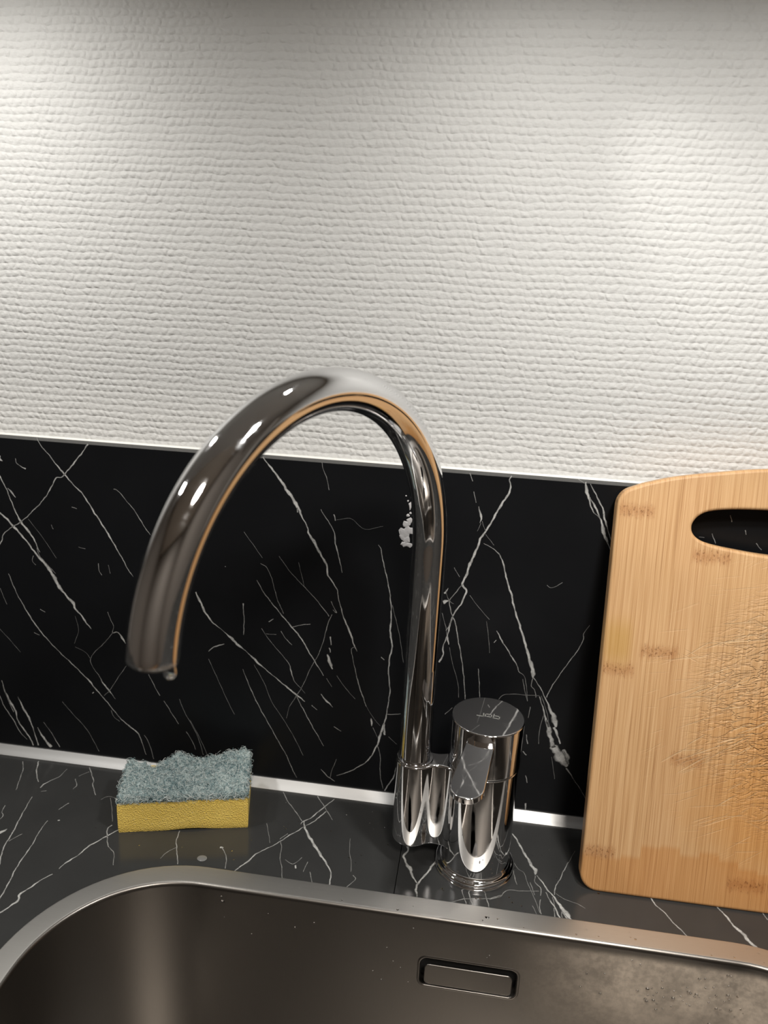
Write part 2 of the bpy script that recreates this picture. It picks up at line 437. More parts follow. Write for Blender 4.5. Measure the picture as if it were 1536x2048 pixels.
# ------------------------------------------------------------------ backsplash
# printed veins: flat lists of position (mm) and width (mm) on the panel
BACKSPLASH_VEINS=[
[-318.3,267.4,0.5,-316.1,262.5,0.6,-309.5,254.8,0.6,-303.6,247,0.9,-299.3,242.2,1.2,-293.9,235.6,0.7,-286.5,228.4,0.9,-281.7,221,0.9,-278.1,214.8,1.1,-273.3,207.3,1,-267.3,197.2,1.1,-262.5,188.3,0.8,-257.6,179.3,0.7,-253.4,170.8,0.6,-250.2,166.6,0.3],
[-279.3,265.7,1,-282.9,260.6,0.72,-287.9,254.6,0.88,-293.6,247.8,0.9,-297.9,243,0.68,-301.5,239.5,0.74,-306.3,237.8,0.74,-310.2,231,0.76,-314.8,224.1,0.65,-320.1,217.7,0.59,-327.5,210.5,0.62,-332.8,205.3,0.56,-338.7,200.8,0.65,-346,196.1,0.52,-351.4,191.5,0.62,-354,185.8,0.79,-357.4,180,0.6],
[-351.3,237.4,1.4,-350.1,235.6,1.2,-347.3,229.9,0.7,-344.7,222.9,0.7,-342.1,214.5,0.8,-338.9,206.1,1,-336.6,201.6,1.6,-331.7,195.3,1.5,-327.5,189,1,-325.3,182.3,0.7,-323.6,179.1,0.4],
[-344.9,227.5,0.5,-341.8,224.5,1.1,-339.5,220.7,0.6],
[-355.7,209.4,0.9,-353.1,207.6,1.2,-348.1,203.3,1.3,-343.1,197.7,1.6,-336.9,190.8,1.2,-331.4,183.8,1.1,-326.5,176.7,1.4,-319.6,169.1,2,-314.7,161.3,2.3,-310.6,152.6,2.4,-305.6,146,1.2,-300.5,140.2,2.3,-298.1,134.7,1.2,-293.6,129.5,1.1,-289.8,123.4,1.1,-286.6,119.5,0.3],
[-326,182.3,0.4,-323.9,175.6,0.5,-318.8,169.9,0.4,-312.5,162.9,0.3],
[-351.2,159,0.4,-349.1,152.2,0.6,-345.8,142.6,0.5,-341.1,133,0.7,-336.9,124.8,0.9,-331.3,115.9,0.9,-326.2,109.2,0.8,-319.7,101.8,0.6,-311.8,93.8,0.6,-303.8,86.5,0.8,-297.2,79.8,0.7,-291.2,73.8,1.1,-286.6,67.5,0.9,-281.3,61.3,0.7,-274.6,52.9,0.7,-269.3,45.9,0.5,-263.2,39.7,0.8,-256.9,35.1,1,-252.2,30.2,0.8,-249.7,21.9,0.5,-247.2,12.7,0.4],
[-247.8,30.8,0.4,-243.9,22.7,0.4,-240.9,9.6,0.4],
[-274.8,49.8,0.3,-273,44.6,0.3,-268.1,40.6,0.3],
[-261.8,233.7,0.4,-258.6,232.7,0.5,-252.4,225.5,0.4,-246.3,218.2,0.5,-240.8,208.9,0.6,-235.3,200.8,0.4],
[-272.4,135.4,0.4,-270.1,128.5,0.4,-268.3,123.7,0.3,-269.3,118.5,0.5,-265.1,119,0.7,-261.9,115,1.4,-259.3,110.2,0.6],
[-269.3,118.5,0.3,-274.6,111.4,0.3,-279.8,105.6,0.3,-286.7,98.2,0.3,-289.2,92,0.4,-287.5,86.2,0.3,-283.6,80.7,0.4,-280.4,74.3,0.8,-276.5,68.8,1.3,-273.2,64.6,0.5,-270.6,60.4,0.3],
[-259.7,91.1,0.3,-267.3,79.7,0.3,-274.4,68.3,0.3,-279.8,62.3,0.3],
[-366.7,65.3,0.5,-364.8,55.4,1,-361.3,46.5,1.8,-357,37.6,1.2,-356.8,31.3,0.8,-352.4,23.1,1.2,-347.2,15,1,-344.8,8,1],
[-365.8,60,0.4,-363.2,49.4,0.8,-359.2,37.3,0.5],
[-371.1,52.3,0.7,-369.8,50.1,0.6,-366.4,40.4,0.7,-360.6,30.8,0.8,-355.1,18.8,0.6,-349.6,13,0.3],
[-354,52.1,0.3,-350.5,42.4,1.5,-346.2,33.5,1.5,-343.4,23.5,0.7,-340.3,8.7,1.1],
[-339.5,25.6,0.5,-335.1,16.6,1.6,-329,8.6,2.4],
[-333.8,31.2,0.3,-327.9,22.4,0.4,-321.5,9.6,0.8],
[-315.9,52.3,0.3,-307.2,41.7,0.3,-296.4,29,0.3,-287.4,10.3,0.3],
[-364,111.6,0.25,-355.6,102.2,0.25,-347.9,92.6,0.25],
[-336.5,250.8,0.4,-336.1,247.7,0.5,-333,245.3,0.5,-329.2,243.1,1],
[-241.8,85.8,0.45,-237.3,75.9,0.45,-233.4,68.1,0.45],
[-230.1,64,0.5,-224.8,54.8,0.5,-218.8,44.8,0.5],
[-212.7,38.7,0.4,-208,30.7,0.4,-205.4,23.3,0.4],
[-217.4,67.1,0.35,-213.6,56.2,0.35,-208.3,46.2,0.35,-203,34.5,0.35,-199.1,19.4,0.35],
[-277.4,174.6,0.45,-277.1,169.2,0.45,-275.3,165.2,0.45],
[-269.4,174,0.3,-268.4,167.3,0.3],
[-329.4,175.8,0.35,-330.5,171.5,0.35,-328,168.3,0.35],
[-349.1,251.8,1.6,-348.7,249.2,1.5,-346.8,247.9,0.6],
[-330.8,204.8,0.2,-320.4,191,0.2,-310.8,175.5,0.2],
[-359.6,146.1,0.3,-355.3,132.9,0.3],
[-327.8,131.6,0.5,-323.7,129.8,0.5],
[-292.2,186.1,0.35,-286.9,185.3,0.35],
[-295.3,217.2,0.5,-291.4,216.3,0.5],
[-289.7,63.3,0.7,-288.2,64.2,0.7],
[-312.7,201.8,0.4,-311.3,198.5,0.4],
[-301.7,105.3,0.2,-297.3,117.5,0.2,-299.2,128.9,0.2],
[-301.2,102.5,0.2,-293,99,0.2,-289.1,93.5,0.2],
[-334.6,111.2,0.5,-330.2,109.5,0.5],
[-150.4,266,0.6,-145.4,260,1.1,-138.7,251.9,1.4,-133.3,244.2,1.9,-127.8,236.6,2,-124.4,230.7,2,-122.3,226.1,1,-117.5,216.9,0.8,-116.7,212.8,1.2,-112.6,206.9,1.9,-108.3,198.8,1.4,-103.4,190.8,1.3,-101.8,182.4,1,-95.4,173,0.7,-93.9,165.9,0.5,-89.3,150.2,0.8,-84.8,140.3,1.3,-81,129.5,0.8,-78.7,124.4,0.4],
[-125.1,231.4,0.6,-125.3,227.9,0.6],
[-80.2,128,0.4,-82.9,125.4,0.4,-81.2,116.5,0.4,-78.7,106,0.5,-76.3,97,0.7,-73.1,88,0.7,-70,79.7,0.4],
[-66,69.9,0.7,-65.5,66.7,1.4,-65.1,63.3,0.6],
[-64.3,62.1,0.3,-60.4,54.5,0.3],
[-70,79.7,0.2,-63.9,70.2,0.2,-58.7,64.4,0.2],
[-108.5,265.6,0.35,-107.1,260.4,0.35,-104.3,253.3,0.35,-102.8,246.1,0.35],
[-108.4,231.4,0.4,-103.6,224.3,0.5,-98.7,216.5,0.6,-97.1,206.9,0.9,-94.1,196,0.6,-91.7,185.6,0.4],
[-99,228.8,0.6,-97.6,224.2,0.6],
[-66.5,209.1,0.3,-64.4,205.8,0.5,-62.7,197.6,0.6,-58.6,182.5,0.6,-56,169.8,0.7,-54.7,156.9,0.8,-54.7,142.2,1.2,-52.8,131.9,1,-54.3,121.2,1,-54.4,109,0.8,-52.7,95.3,0.8,-53.8,81,0.7,-54.8,71.4,0.9,-58.3,56.4,1.6,-60.1,48,1.1,-66,34.1,0.8,-73.7,26.3,0.7,-82.3,20,0.7,-91,15.7,0.4],
[-54.4,164.2,0.3,-51.1,152.9,0.3,-47.7,140,0.3,-43.9,119.4,0.3],
[-54.2,74.9,0.5,-49.3,75.3,0.6,-43.7,76.8,0.5],
[-55.9,66.4,1,-54.8,56.9,1.4],
[-60,46.4,0.4,-57.5,38.5,0.4,-56.8,22,0.4,-54,8.9,0.4],
[-44.9,29.6,0.6,-45.9,21.9,0.8,-49.2,14.7,0.9,-52.8,7.4,0.8],
[-51.9,55.7,0.3,-45.2,50.1,0.3],
[-154.9,173.5,0.4,-149.3,163.8,0.6,-142.2,154.9,0.7,-135.2,146.7,0.7,-128,138.5,0.9,-120.9,130.2,0.9,-115.1,120.2,0.8,-109.2,110.9,0.7,-103.3,101.5,0.4],
[-101.1,99.4,0.3,-96.7,92.9,0.3],
[-128,138.5,0.45,-122.4,140.9,0.45,-114.1,142.6,0.45],
[-152.1,186.8,0.4,-147.2,183.7,0.4,-143.7,176,0.4,-140.9,165.4,0.4,-138.7,158.2,0.4,-134.5,149,0.4],
[-138.3,193.8,0.3,-129.9,182.5,0.35,-120.1,172.6,0.4,-110.3,162.7,0.4,-100.3,150.5,0.6],
[-123.8,190.3,0.25,-121.7,181.9,0.25,-119.4,172.7,0.25],
[-98.3,152.2,0.4,-101.5,142.9,0.5,-104,130.6,0.35,-107.9,118,0.35,-113.4,106.5,0.3,-118.9,91.8,0.3,-124.5,80.7,0.4,-129.4,71.3,0.2,-131.5,61.3,0.2],
[-201.9,159.1,1,-198.5,151.9,1.5,-195,144,1.4,-189.4,136.2,1,-180.9,129.6,0.4,-173.7,123.4,1.9,-169.4,119.3,1.6,-162.2,113.9,0.4,-156.5,108.4,1.6,-149.2,102.2,0.7,-140.5,95.4,0.6,-131.8,88.6,1,-124.5,83.1,1.2,-117.2,77.7,0.6],
[-123.7,80.8,0.4,-117,68.1,0.6,-111,56.7,0.6,-106.5,49.1,0.5,-101.9,40.7,0.3],
[-192.8,111.2,0.3,-188.4,115.6,0.9,-180.3,118.8,0.6],
[-165.5,153.9,0.9,-164.9,145,0.5,-164.7,137.5,0.6,-165.3,128.2,0.5],
[-166,99.4,0.3,-162.4,89.6,0.5,-158,78.9,0.6,-152.2,66.7,0.6,-144.7,53,0.5,-137.3,39.1,0.5,-131.2,28.2,0.4,-127.4,18.7,0.5,-122.8,9.1,0.3],
[-157.2,104.4,0.25,-149.2,89.6,0.25,-143.3,74.3,0.25,-134.5,60.9,0.25,-125.5,45.7,0.25,-117.9,30.1,0.25],
[-151.4,135.1,0.3,-145,125.9,0.3,-137.8,117.6,0.3,-130.6,109.1,0.4,-128.3,102.4,0.8,-126.1,94.8,0.4,-121.7,89.8,0.3,-117.3,84.8,0.2],
[-100.9,119.5,1,-98.7,112.9,2.2,-96.7,107.7,0.8],
[-93.4,102.7,0.3,-86,92.7,0.3,-78.7,84.9,0.3],
[-99.2,134.2,0.8,-98.1,127.5,0.8],
[-99.7,125,0.7,-98.6,121.3,0.7],
[-105.1,85.6,0.5,-100.7,80.6,1.2,-95.5,75.6,0.4],
[-193,104.9,0.3,-185.9,88.3,0.3,-178.8,71.5,0.3,-173,59.2,0.3],
[-209.3,49.4,0.3,-202.1,35.3,0.3,-195.5,19.3,0.3],
[-103.6,19.5,0.4,-98.3,14.3,0.7,-92.3,10.1,0.4],
[-91.4,30.5,0.3,-94.8,19.9,0.3,-96.1,13,0.3],
[-136.5,134.5,0.4,-132.2,128.2,0.4,-127.9,124.1,0.4],
[-147.8,131,0.3,-140,131.4,0.3],
[-99.3,162.4,0.4,-96.3,156.8,0.4,-94.9,154,0.4,-97.7,155.9,0.4],
[-164.4,209.8,0.25,-156.9,199.9,0.25,-150.7,191.2,0.25],
[-112.1,75.1,0.5,-107.7,71.7,0.5],
[-94.4,58.9,0.5,-88.5,55.6,0.5],
[-96.9,224.9,0.2,-86.4,226.6,0.2,-76.9,219.9,0.2,-63.8,223.1,0.2],
[-145.7,141,0.6,-142.2,143.7,0.6],
[-60.6,122,0.6,-58,120,0.6],
[-178.7,182,0.5,-178.4,181.5,0.5],
[21.3,266.4,0.8,20.1,263.7,0.7,21.2,260.6,0.9,20.6,254.1,1.2,16.3,245.9,1.3,12.7,237.6,1.2,8.5,227.9,1.1,5.1,222.2,1.3,3.1,215.3,1.3,0.6,206.8,1.5,-1.5,201.1,1.6,-2.9,194,1.4,-5.5,185.3,1.4,-2.5,180.7,1.3,-5.1,171.2,1,-10.3,161.3,0.9,-11.8,154.6,0.8,-14.7,148.4,0.4],
[-4.9,186.1,0.5,-8.4,180.8,0.5,-13.1,173.2,0.5,-13.5,168.9,0.6,-11,161.2,0.6,-7.8,153.6,0.7,-5.7,143.6,0.7,-2.8,132.1,0.6,0.4,115.9,0.6,3.4,94.9,0.5],
[-18.2,170.5,2.6,-16.7,171.1,2.2,-14.3,171.7,0.8],
[-17.4,177,1,-15.3,181.5,0.6],
[-16.9,179.9,0.3,-15.2,174.4,0.3,-13,171.1,0.3,-10.5,169.9,0.3],
[-10.2,160.6,0.6,-12.3,151.6,0.9,-13.1,144.2,1,-12,137.7,0.8],
[-13.7,144.1,0.6,-15.8,135,0.8,-15.4,129.1,1,-17.7,122.8,1.1],
[-11.1,135.6,0.22,-8.3,123.9,0.22,-3.1,107.9,0.22,-1.5,95.8,0.22],
[-18.3,161.9,0.3,-14.9,151.3,0.3,-13.9,145.6,0.3],
[-6.6,266.1,0.5,-4.3,260.4,0.5],
[-3.1,253.4,0.4,-0.6,245.7,0.4],
[1.1,243.2,0.4,3.3,236.8,1.3,3.1,231.4,0.4],
[3.7,231.5,0.25,1.7,225.3,0.25],
[4.3,232.9,0.3,7.4,225.8,0.3],
[6.8,217,0.4,12.1,214.7,0.5,17.6,210.5,0.6,19.8,207.3,0.8,22.3,200.7,0.9,25.1,191.2,1,29.3,180.5,1.2,32.1,170.9,1,36.4,159.9,1.2,40.7,148.8,1.4,45.2,136.2,1.7,49.8,123.4,2.6,50.3,118.2,0.9],
[50.3,119,0.5,55.6,112.1,0.6,61.2,102.2,0.8,65.5,93.6,1.8,69.2,86.4,3.6,70.6,80.4,1.5],
[63.4,85.6,1,65.8,78.2,3,67.9,70.7,2.6,71.2,63.2,3.2],
[69.3,80.2,2.2,73.1,72.9,1.2,75.1,66.9,1],
[69.9,64.6,3.6,74.6,58.9,6.2,78.6,53.1,6.4,82.8,48.9,2],
[78.2,62.6,2,81.3,56.7,3,83.1,50.6,1],
[82,47.2,1.2,89.3,37,0.5,95.7,28.2,0.5,100,20.6,0.4],
[50.3,118.2,0.45,49.6,112.1,0.45,52.6,108.7,0.45,53.9,102.8,0.45],
[56.4,103.9,0.6,60.1,94.4,0.8,63,85.6,1.4,65.6,79.7,1.5],
[57.7,104.8,0.3,63,91.8,0.3,65.3,82.8,0.3],
[61.7,103.8,0.6,63.1,110,0.6,67.8,121.1,0.5,73.1,132.1,0.5,79.4,144.5,0.5,81.7,152,0.5,81.8,157.1,0.4,84.8,163.8,0.2],
[21.4,152.5,0.5,25.3,145.6,0.9,29.1,140.2,0.6,33.7,133.4,0.8,38.3,126.5,0.6,40,122.2,0.4,44.4,118.3,0.3,46.6,109.5,0.3,48.1,100.6,0.2],
[43.2,116.6,0.35,45.4,107.8,0.35,48.3,99.1,0.35],
[0.3,177.5,0.25,6.8,169.6,0.25,15.5,160.5,0.25],
[13.6,158.9,0.25,15.9,147.5,0.25,17.9,134.5,0.25],
[10.8,121,0.45,12.4,109.8,0.45,13.9,96.2,0.45],
[27.5,98,0.3,31.2,102.3,0.3,39.1,103.7,0.3,48.4,104,0.3,56.3,104.7,0.3],
[70,266.1,0.9,71.3,260.2,1.8,74,253.4,1.1,77.3,245.9,0.6,82,242.4,0.5,84.6,236.1,1.8,87.4,228.5,1.9,89.7,224.7,0.7,92.6,219,0.5],
[73.2,265.1,0.5,78.5,256.4,0.8,83,249,0.9,85.9,240.2,1.2,88.5,233.9,0.5,93.4,222.4,0.4],
[73.7,255.9,0.4,78,249.9,1.1,82,242.4,0.8],
[65.1,267.4,0.4,69.5,265.2,0.4],
[52.6,190.6,0.3,55.3,189,0.3,58.9,190.5,0.3,63,193.7,0.3],
[49,57,0.8,52,54.2,0.8],
[53,36.6,0.6,55,30.4,0.6],
[55.4,12.2,1,56,6.5,1],
[60.7,88.4,0.35,59.3,75.8,0.35,59.8,64.8,0.35],
[50.7,94.8,0.4,50.3,85.5,0.4],
[50.3,71.4,0.6,51.7,63.7,0.6],
[70.3,55.2,0.25,74.6,36.5,0.25],
[-12.2,197.3,0.35,-7.9,190.7,0.35],
[7.5,223.8,0.25,13.9,216.3,0.25],
[20.3,142.9,0.5,21.8,145.2,0.5],
[-10.7,80.6,0.35,-5.6,86.8,0.35],
[164.3,251.2,0.6,166.1,246.8,0.6],
[155.1,237.8,0.4,158.3,231.2,0.4],
[175.2,241.9,0.4,176.4,239,0.4],
[183.6,233.6,0.4,187.8,229.4,0.4],
[147.2,234.8,0.3,150.7,234.7,0.3]]
WORKTOP_VEINS=[
[-347.8,-11.6,0.5,-342,-20.3,0.5,-337.1,-32.7,0.5,-332.2,-45.5,0.5],
[-335.8,-8.5,0.9,-329.7,-21.7,0.8,-321.3,-33.2,0.6],
[-308.4,-13.4,0.3,-309,-23.2,0.5,-312.7,-29.6,0.7,-315.7,-34.9,1,-315.6,-39.4,1],
[-292.2,-8.1,0.6,-280.9,-23.1,0.6,-278.8,-28.3,0.6,-270.7,-39.3,0.6],
[-289.7,-13.4,0.4,-294.7,-20.3,0.4],
[-295.6,-24.2,0.5,-290.8,-30.7,0.5,-290.8,-36.2,0.5],
[-316.1,-50.2,0.5,-313.7,-61.8,0.6,-310.6,-76,0.8,-307.2,-89.5,0.9,-305.6,-99.7,0.8,-303,-108,0.8,-297.6,-119.5,0.8],
[-290.4,-72.8,0.5,-289.7,-84.5,0.6,-287.3,-97.6,0.7,-286.5,-107.6,0.8,-285.2,-119.9,0.8,-282.3,-132.6,0.8,-279.6,-147.8,0.8],
[-236.1,-72.2,0.9,-240.8,-78.8,1,-244.3,-84.8,0.9,-248.3,-90.8,1.1,-250.5,-97.8,0.9,-251.6,-101.6,0.6,-253.7,-105.5,1,-256.3,-110.2,0.9,-257.2,-115.2,0.5],
[-259,-120.3,0.7,-262.4,-124.9,0.7,-265.2,-130.6,1,-267.8,-136.3,1,-269.9,-141,1.3,-267.9,-145,1.5,-270,-150.2,1,-273.5,-157.1,1.1],
[-243.2,-68.3,0.8,-244.1,-73.3,0.8,-239.5,-82.4,0.6,-235.6,-89.1,0.5,-232.3,-91.4,0.5,-228.4,-95,0.4,-223.8,-105.4,0.4],
[-258.3,-40.4,0.4,-252.6,-49.6,0.4,-244.5,-64.6,0.4],
[-264.4,-43.4,0.4,-260.7,-39.1,0.4,-253.5,-39.4,0.4],
[-285.6,-51.9,0.8,-289.1,-60.3,0.4],
[-300.3,-88.9,0.5,-304.9,-97.4,0.5],
[-315.9,-91.5,1.6,-314.7,-89.1,2,-313.3,-86.1,0.6],
[-329.7,-63.3,0.5,-327.9,-69.7,0.5,-324.5,-73.9,0.5,-324.2,-77.9,0.5],
[-313,-43.4,0.5,-309.4,-41.8,0.5],
[-283.3,-71.4,0.9,-282,-70.7,0.9],
[-193.2,-64.7,0.6,-191.7,-74.2,0.6,-188.8,-81.2,0.6,-181.7,-96.3,0.6],
[-188.8,-81.2,0.4,-193.6,-87.1,0.4,-195.3,-93.5,0.4],
[-158,-75.2,0.5,-152.2,-82.8,0.5,-148.8,-94.1,0.5],
[-159.2,-75.5,1.2,-156.8,-75.3,1.2],
[-131.6,-7.4,0.5,-125.5,-17.4,0.5,-117.9,-26.4,0.5,-109.2,-37.4,0.5],
[-90.6,-8,0.6,-96.4,-18.9,0.8,-101.2,-28.2,0.9,-104.2,-33.9,0.8,-108.3,-37.8,0.8,-109.6,-41.1,0.6],
[-93.7,-23.5,0.9,-98,-31.4,0.9,-100.3,-36.2,0.8,-105.6,-42.2,0.5,-109.9,-48.5,0.8,-115.5,-55.5,0.8,-120.7,-63.5,0.7,-128,-71.7,0.7,-132.8,-77.1,0.8,-135,-83,1.1,-140.6,-92.5,0.8,-142.5,-96.6,0.7],
[-107.9,-37.7,0.8,-104.9,-45.1,1.3,-99.6,-53.6,1.8,-93.7,-61.7,1.8,-87.9,-69.5,1.6,-83.5,-75.2,1.2,-77.8,-84.2,0.8,-76.3,-95.6,0.9],
[-104.3,-7.4,0.6,-97.2,-17,0.5,-94.1,-21.7,0.5,-87.3,-31.8,0.4],
[-116.2,-52.7,0.5,-120.2,-59.4,0.5],
[-119,-62,0.4,-116.5,-68.4,0.4,-115.4,-77,0.4,-112,-85,0.4,-108.8,-95.7,0.4],
[-134.2,-44.8,0.3,-129,-57,0.3,-126.1,-64.5,0.3],
[-70.7,-49.1,0.3,-68.7,-62.5,0.3,-65.6,-72.9,0.3,-64.5,-81.1,0.3],
[-62.5,-83.9,0.4,-60.3,-87.5,0.4,-65.2,-96,0.4],
[-95.5,-77.5,0.4,-96.3,-87.2,0.4],
[-91.9,-86.4,0.4,-88,-95.8,0.4],
[-111.1,-78.4,0.4,-104.8,-81.4,0.4,-100.3,-74.1,0.4],
[-103,-82.2,1,-102.3,-85.2,1],
[-28.9,-47.9,1.6,-28.3,-53.5,1.2,-30.4,-59.5,1.6,-28.1,-65.6,1.4,-24.9,-70.4,2.6,-23.2,-75.3,1.4,-19.6,-81.8,1,-17.8,-84,0.9],
[-7.3,-59.6,1.2,-8.7,-62.1,1.4,-13.4,-73.5,1.2,-18,-82.6,1.2,-18.9,-89.3,1.6],
[-18.9,-89.3,1.8,-17.7,-93,0.7,-17.6,-96.8,0.6],
[46.2,-20.9,1,46.7,-22.1,1,49.6,-27.5,1.2,53.1,-37.1,1.4,57,-46.2,1.7,59.8,-53,2.2,61.5,-56.3,2.6,61.1,-60,0.7],
[62.1,-60.2,0.6,65.3,-65.5,0.9,68,-71.2,1,71.2,-76,0.9,74.3,-81.3,1.4,76.8,-86.6,2.2,79.3,-90.6,3.2,82.3,-97.5,2.2],
[76.5,-89.9,0.5,78.6,-93.2,1,82.1,-97.2,1.5],
[61,-60.7,0.4,60.5,-66.4,0.5,62.6,-69.5,0.6,64.2,-72.6,0.6,63.9,-78.7,0.5],
[67.3,-74.7,0.4,69,-79.7,0.6,71.1,-84.5,0.9,72.8,-88,1,75.3,-96.3,1],
[71.5,-78.5,0.4,72.2,-83,0.4,72.7,-86.1,0.4],
[71.9,-87.6,0.5,72,-95.7,0.5],
[76.5,-89.9,0.5,76.7,-96.7,0.5],
[85.2,-43,0.5,81.6,-51,0.6,77.8,-61,0.6,74.8,-67.2,0.6,73.5,-71.5,0.7,73.1,-76.2,0.6],
[90.8,-30.6,0.3,85.4,-43,0.3],
[46.9,-51.1,0.32,49.4,-56.5,0.32,53.4,-59.3,0.32,54.7,-65.4,0.32,56.9,-73.3,0.32,59.1,-80.2,0.32,61.2,-88.3,0.32,62.4,-93.1,0.32,63.3,-93.9,0.32],
[57.2,-67.7,0.4,59.9,-78.7,0.4],
[63.4,-82,0.5,62.5,-90,0.5,63.3,-94.5,0.5],
[57.8,-88.3,0.3,60.8,-96.3,0.3],
[29.9,-88.3,0.4,36.8,-84.4,0.4,39.8,-79.9,0.4,43.8,-77.1,0.4,49.8,-77,0.4,56.8,-75.7,0.4,62.8,-74.9,0.4],
[46.2,-58.5,0.5,47.1,-66.9,0.5,48.5,-71.5,0.5],
[74.2,-74.7,0.35,78.9,-78.5,0.35,84.1,-80.1,0.35,87.9,-81.4,0.35,92.4,-84.4,0.35],
[4.4,-96.1,0.45,8.1,-93.5,0.45,13.1,-91.1,0.45,17.4,-90,0.45,24.6,-88.6,0.45,29.7,-87.4,0.45,34,-85.2,0.45,37.9,-83,0.45],
[11.1,-83.1,0.4,13,-89.1,0.4,14.8,-95,0.4],
[15.9,-84.6,0.6,17.4,-90,0.6,19.3,-96.4,0.6],
[27.1,-83.6,0.5,28,-88,0.5,29.7,-95.3,0.5],
[136,-62.7,1,137.6,-67.1,1,138.7,-71.6,0.9,143.5,-77.6,0.8,148.4,-86.8,0.8,152.8,-92.9,0.8,155.1,-97.3,0.8],
[177.9,-61.9,0.8,180.4,-67.3,0.8,183.5,-73,1.2,186.9,-81.8,1.4,190.5,-86.5,2.4,192.3,-91.4,2,195.5,-97.1,2],
[207.4,-63.4,0.7,209,-66.5,0.7,210.5,-71.9,0.7]]

def ribbons(name, data, mat, parent, to3d, strength=1.0):
    """printed veins: thin flush ribbons with a soft edge"""
    V = []; F = []; C = []
    for fl in data:
        P = np.array(fl).reshape(-1, 3)
        Q = catmull(P, 7); n = len(Q)
        c = Q[:, :2]; w = np.maximum(Q[:, 2], .12)
        L = np.r_[0, np.cumsum(np.linalg.norm(np.diff(c, axis=0), axis=1))]
        t = np.gradient(c, axis=0); t /= np.linalg.norm(t, axis=1)[:, None] + 1e-9
        nr = np.c_[-t[:, 1], t[:, 0]]
        ph = rng.uniform(0, 9, 4)
        wob = .14 * np.sin(L * .55 + ph[0]) + .09 * np.sin(L * 1.25 + ph[1])
        c = c + nr * (wob * np.minimum(1, w * 1.2 + .25))[:, None]
        wl = w * (.5 + .13 * np.sin(L * .8 + ph[2]) + .07 * np.sin(L * 1.9 + ph[1])); wr = w * (.5 + .13 * np.sin(L * .65 + ph[3]) + .07 * np.sin(L * 1.6 + ph[0]))
        tone = np.clip(.16 + .72 * w, 0, 1) * strength * (0.9 + .2 * np.sin(L * .6 + ph[0]))
        base = len(V)
        for i in range(n):
            soft = max(.14, .16 * w[i])
            a = max(wl[i], .05); d = max(wr[i], .05)
            for off, tn in ((a + soft, 0), (a * .6, 1), (-d * .6, 1), (-d - soft, 0)):
                q = c[i] + nr[i] * off; V.append(to3d(q[0], q[1])); C.append(float(np.clip(tone[i] * tn, 0, 1)))
        for i in range(n - 1):
            for k in range(3): F.append((base + i * 4 + k, base + i * 4 + k + 1, base + i * 4 + 5 + k, base + i * 4 + 4 + k))
    b = MB(); b.v = V; b.f = F; b.c = C
    o = b.build(name, mat, parent, smooth=False); o['kind'] = 'stuff'
    return o

def more_veins(x0, x1, v0, v1, n, seed):
    # the printed pattern goes on beyond the stretch seen in the frame
    r = np.random.default_rng(seed); out = []
    for _ in range(n):
        a = math.radians(r.choice([-58, -52, -66, 55]) + r.normal(0, 8)); p = np.array([r.uniform(x0, x1), r.uniform(v0, v1)]); k = int(r.integers(4, 14)); w = r.choice([.3, .4, .6, 1.0, 1.5], p=[.3, .3, .2, .15, .05]); fl = []
        for _ in range(k):
            if not (x0 - 6 < p[0] < x1 + 6 and v0 < p[1] < v1): break
            fl += [float(p[0]), float(p[1]), float(w * r.uniform(.6, 1.4))]; a += r.normal(0, .12); p = p + r.uniform(8, 18) * np.array([math.cos(a), math.sin(a)])
        if len(fl) >= 9: out.append(fl)
    return out
BACKSPLASH_VEINS += more_veins(-890, -372, 4, 262, 75, 1) + more_veins(232, 890, 4, 262, 90, 2)
WORKTOP_VEINS += more_veins(-890, -352, -590, -10, 130, 3) + more_veins(290, 890, -590, -10, 130, 4)
bs = empty('backsplash', (0, 0, 0)); tag(bs, 'black marble look backsplash panel with white veins along the wall', 'backsplash')
b = MB(); b.box(-900, 900, 0, 11.9, .3, 264.8); pan = b.build('panel', M_BS, bs, smooth=False)
b = MB(); b.box(-900, 900, .5, 11.9, 264.85, 265.25); b.build('top_edge', M_EDGE, bs, smooth=False, bevel=.15)['label'] = 'dark grey cut edge on top'
ribbons('marble_vein', BACKSPLASH_VEINS, M_BSV, bs, lambda x, z: (x, -.05, z))
b = MB()
def flake(b, x, z, sx, sz, th, seed):
    r = np.random.default_rng(seed); n = 11; a = np.linspace(0, 2 * PI, n, endpoint=False); k = r.uniform(.6, 1.15, n)
    o = [(x + sx * k[i] * math.cos(a[i]), -.03, z + sz * k[i] * math.sin(a[i])) for i in range(n)]
    t = [(x + .65 * sx * k[i] * math.cos(a[i]), -th * r.uniform(.6, 1), z + .65 * sz * k[i] * math.sin(a[i])) for i in range(n)]
    b.add(o + t + [(x, -th * 1.1, z)], [(i, (i + 1) % n, n + (i + 1) % n, n + i) for i in range(n)] + [(n + i, n + (i + 1) % n, 2 * n) for i in range(n)])
for i, (fx, fz, sx, sz) in enumerate(((-48.6, 220, 2.6, 3.0), (-46.0, 221.5, 2.6, 2.8), (-49.8, 216.5, 1.6, 2.2), (-46.6, 214.5, 2.2, 2.2), (-48.4, 211.5, 1.7, 1.6), (-45.6, 211, 2.2, 1.4), (-47.2, 226, 2.0, 2.0), (-45.6, 228.5, 1.4, 2.2), (-48.6, 225.5, 1.0, 1.6), (-46.6, 232.5, .8, .9), (-45.2, 234.5, .6, .7), (-45.6, 240, .8, 2.4), (-47.3, 243, .5, .6), (-44.9, 246, .6, 2.0), (-48.8, 246.5, .4, .4))):
    flake(b, fx, fz, sx * 1.5, sz * 1.4, .35, i)
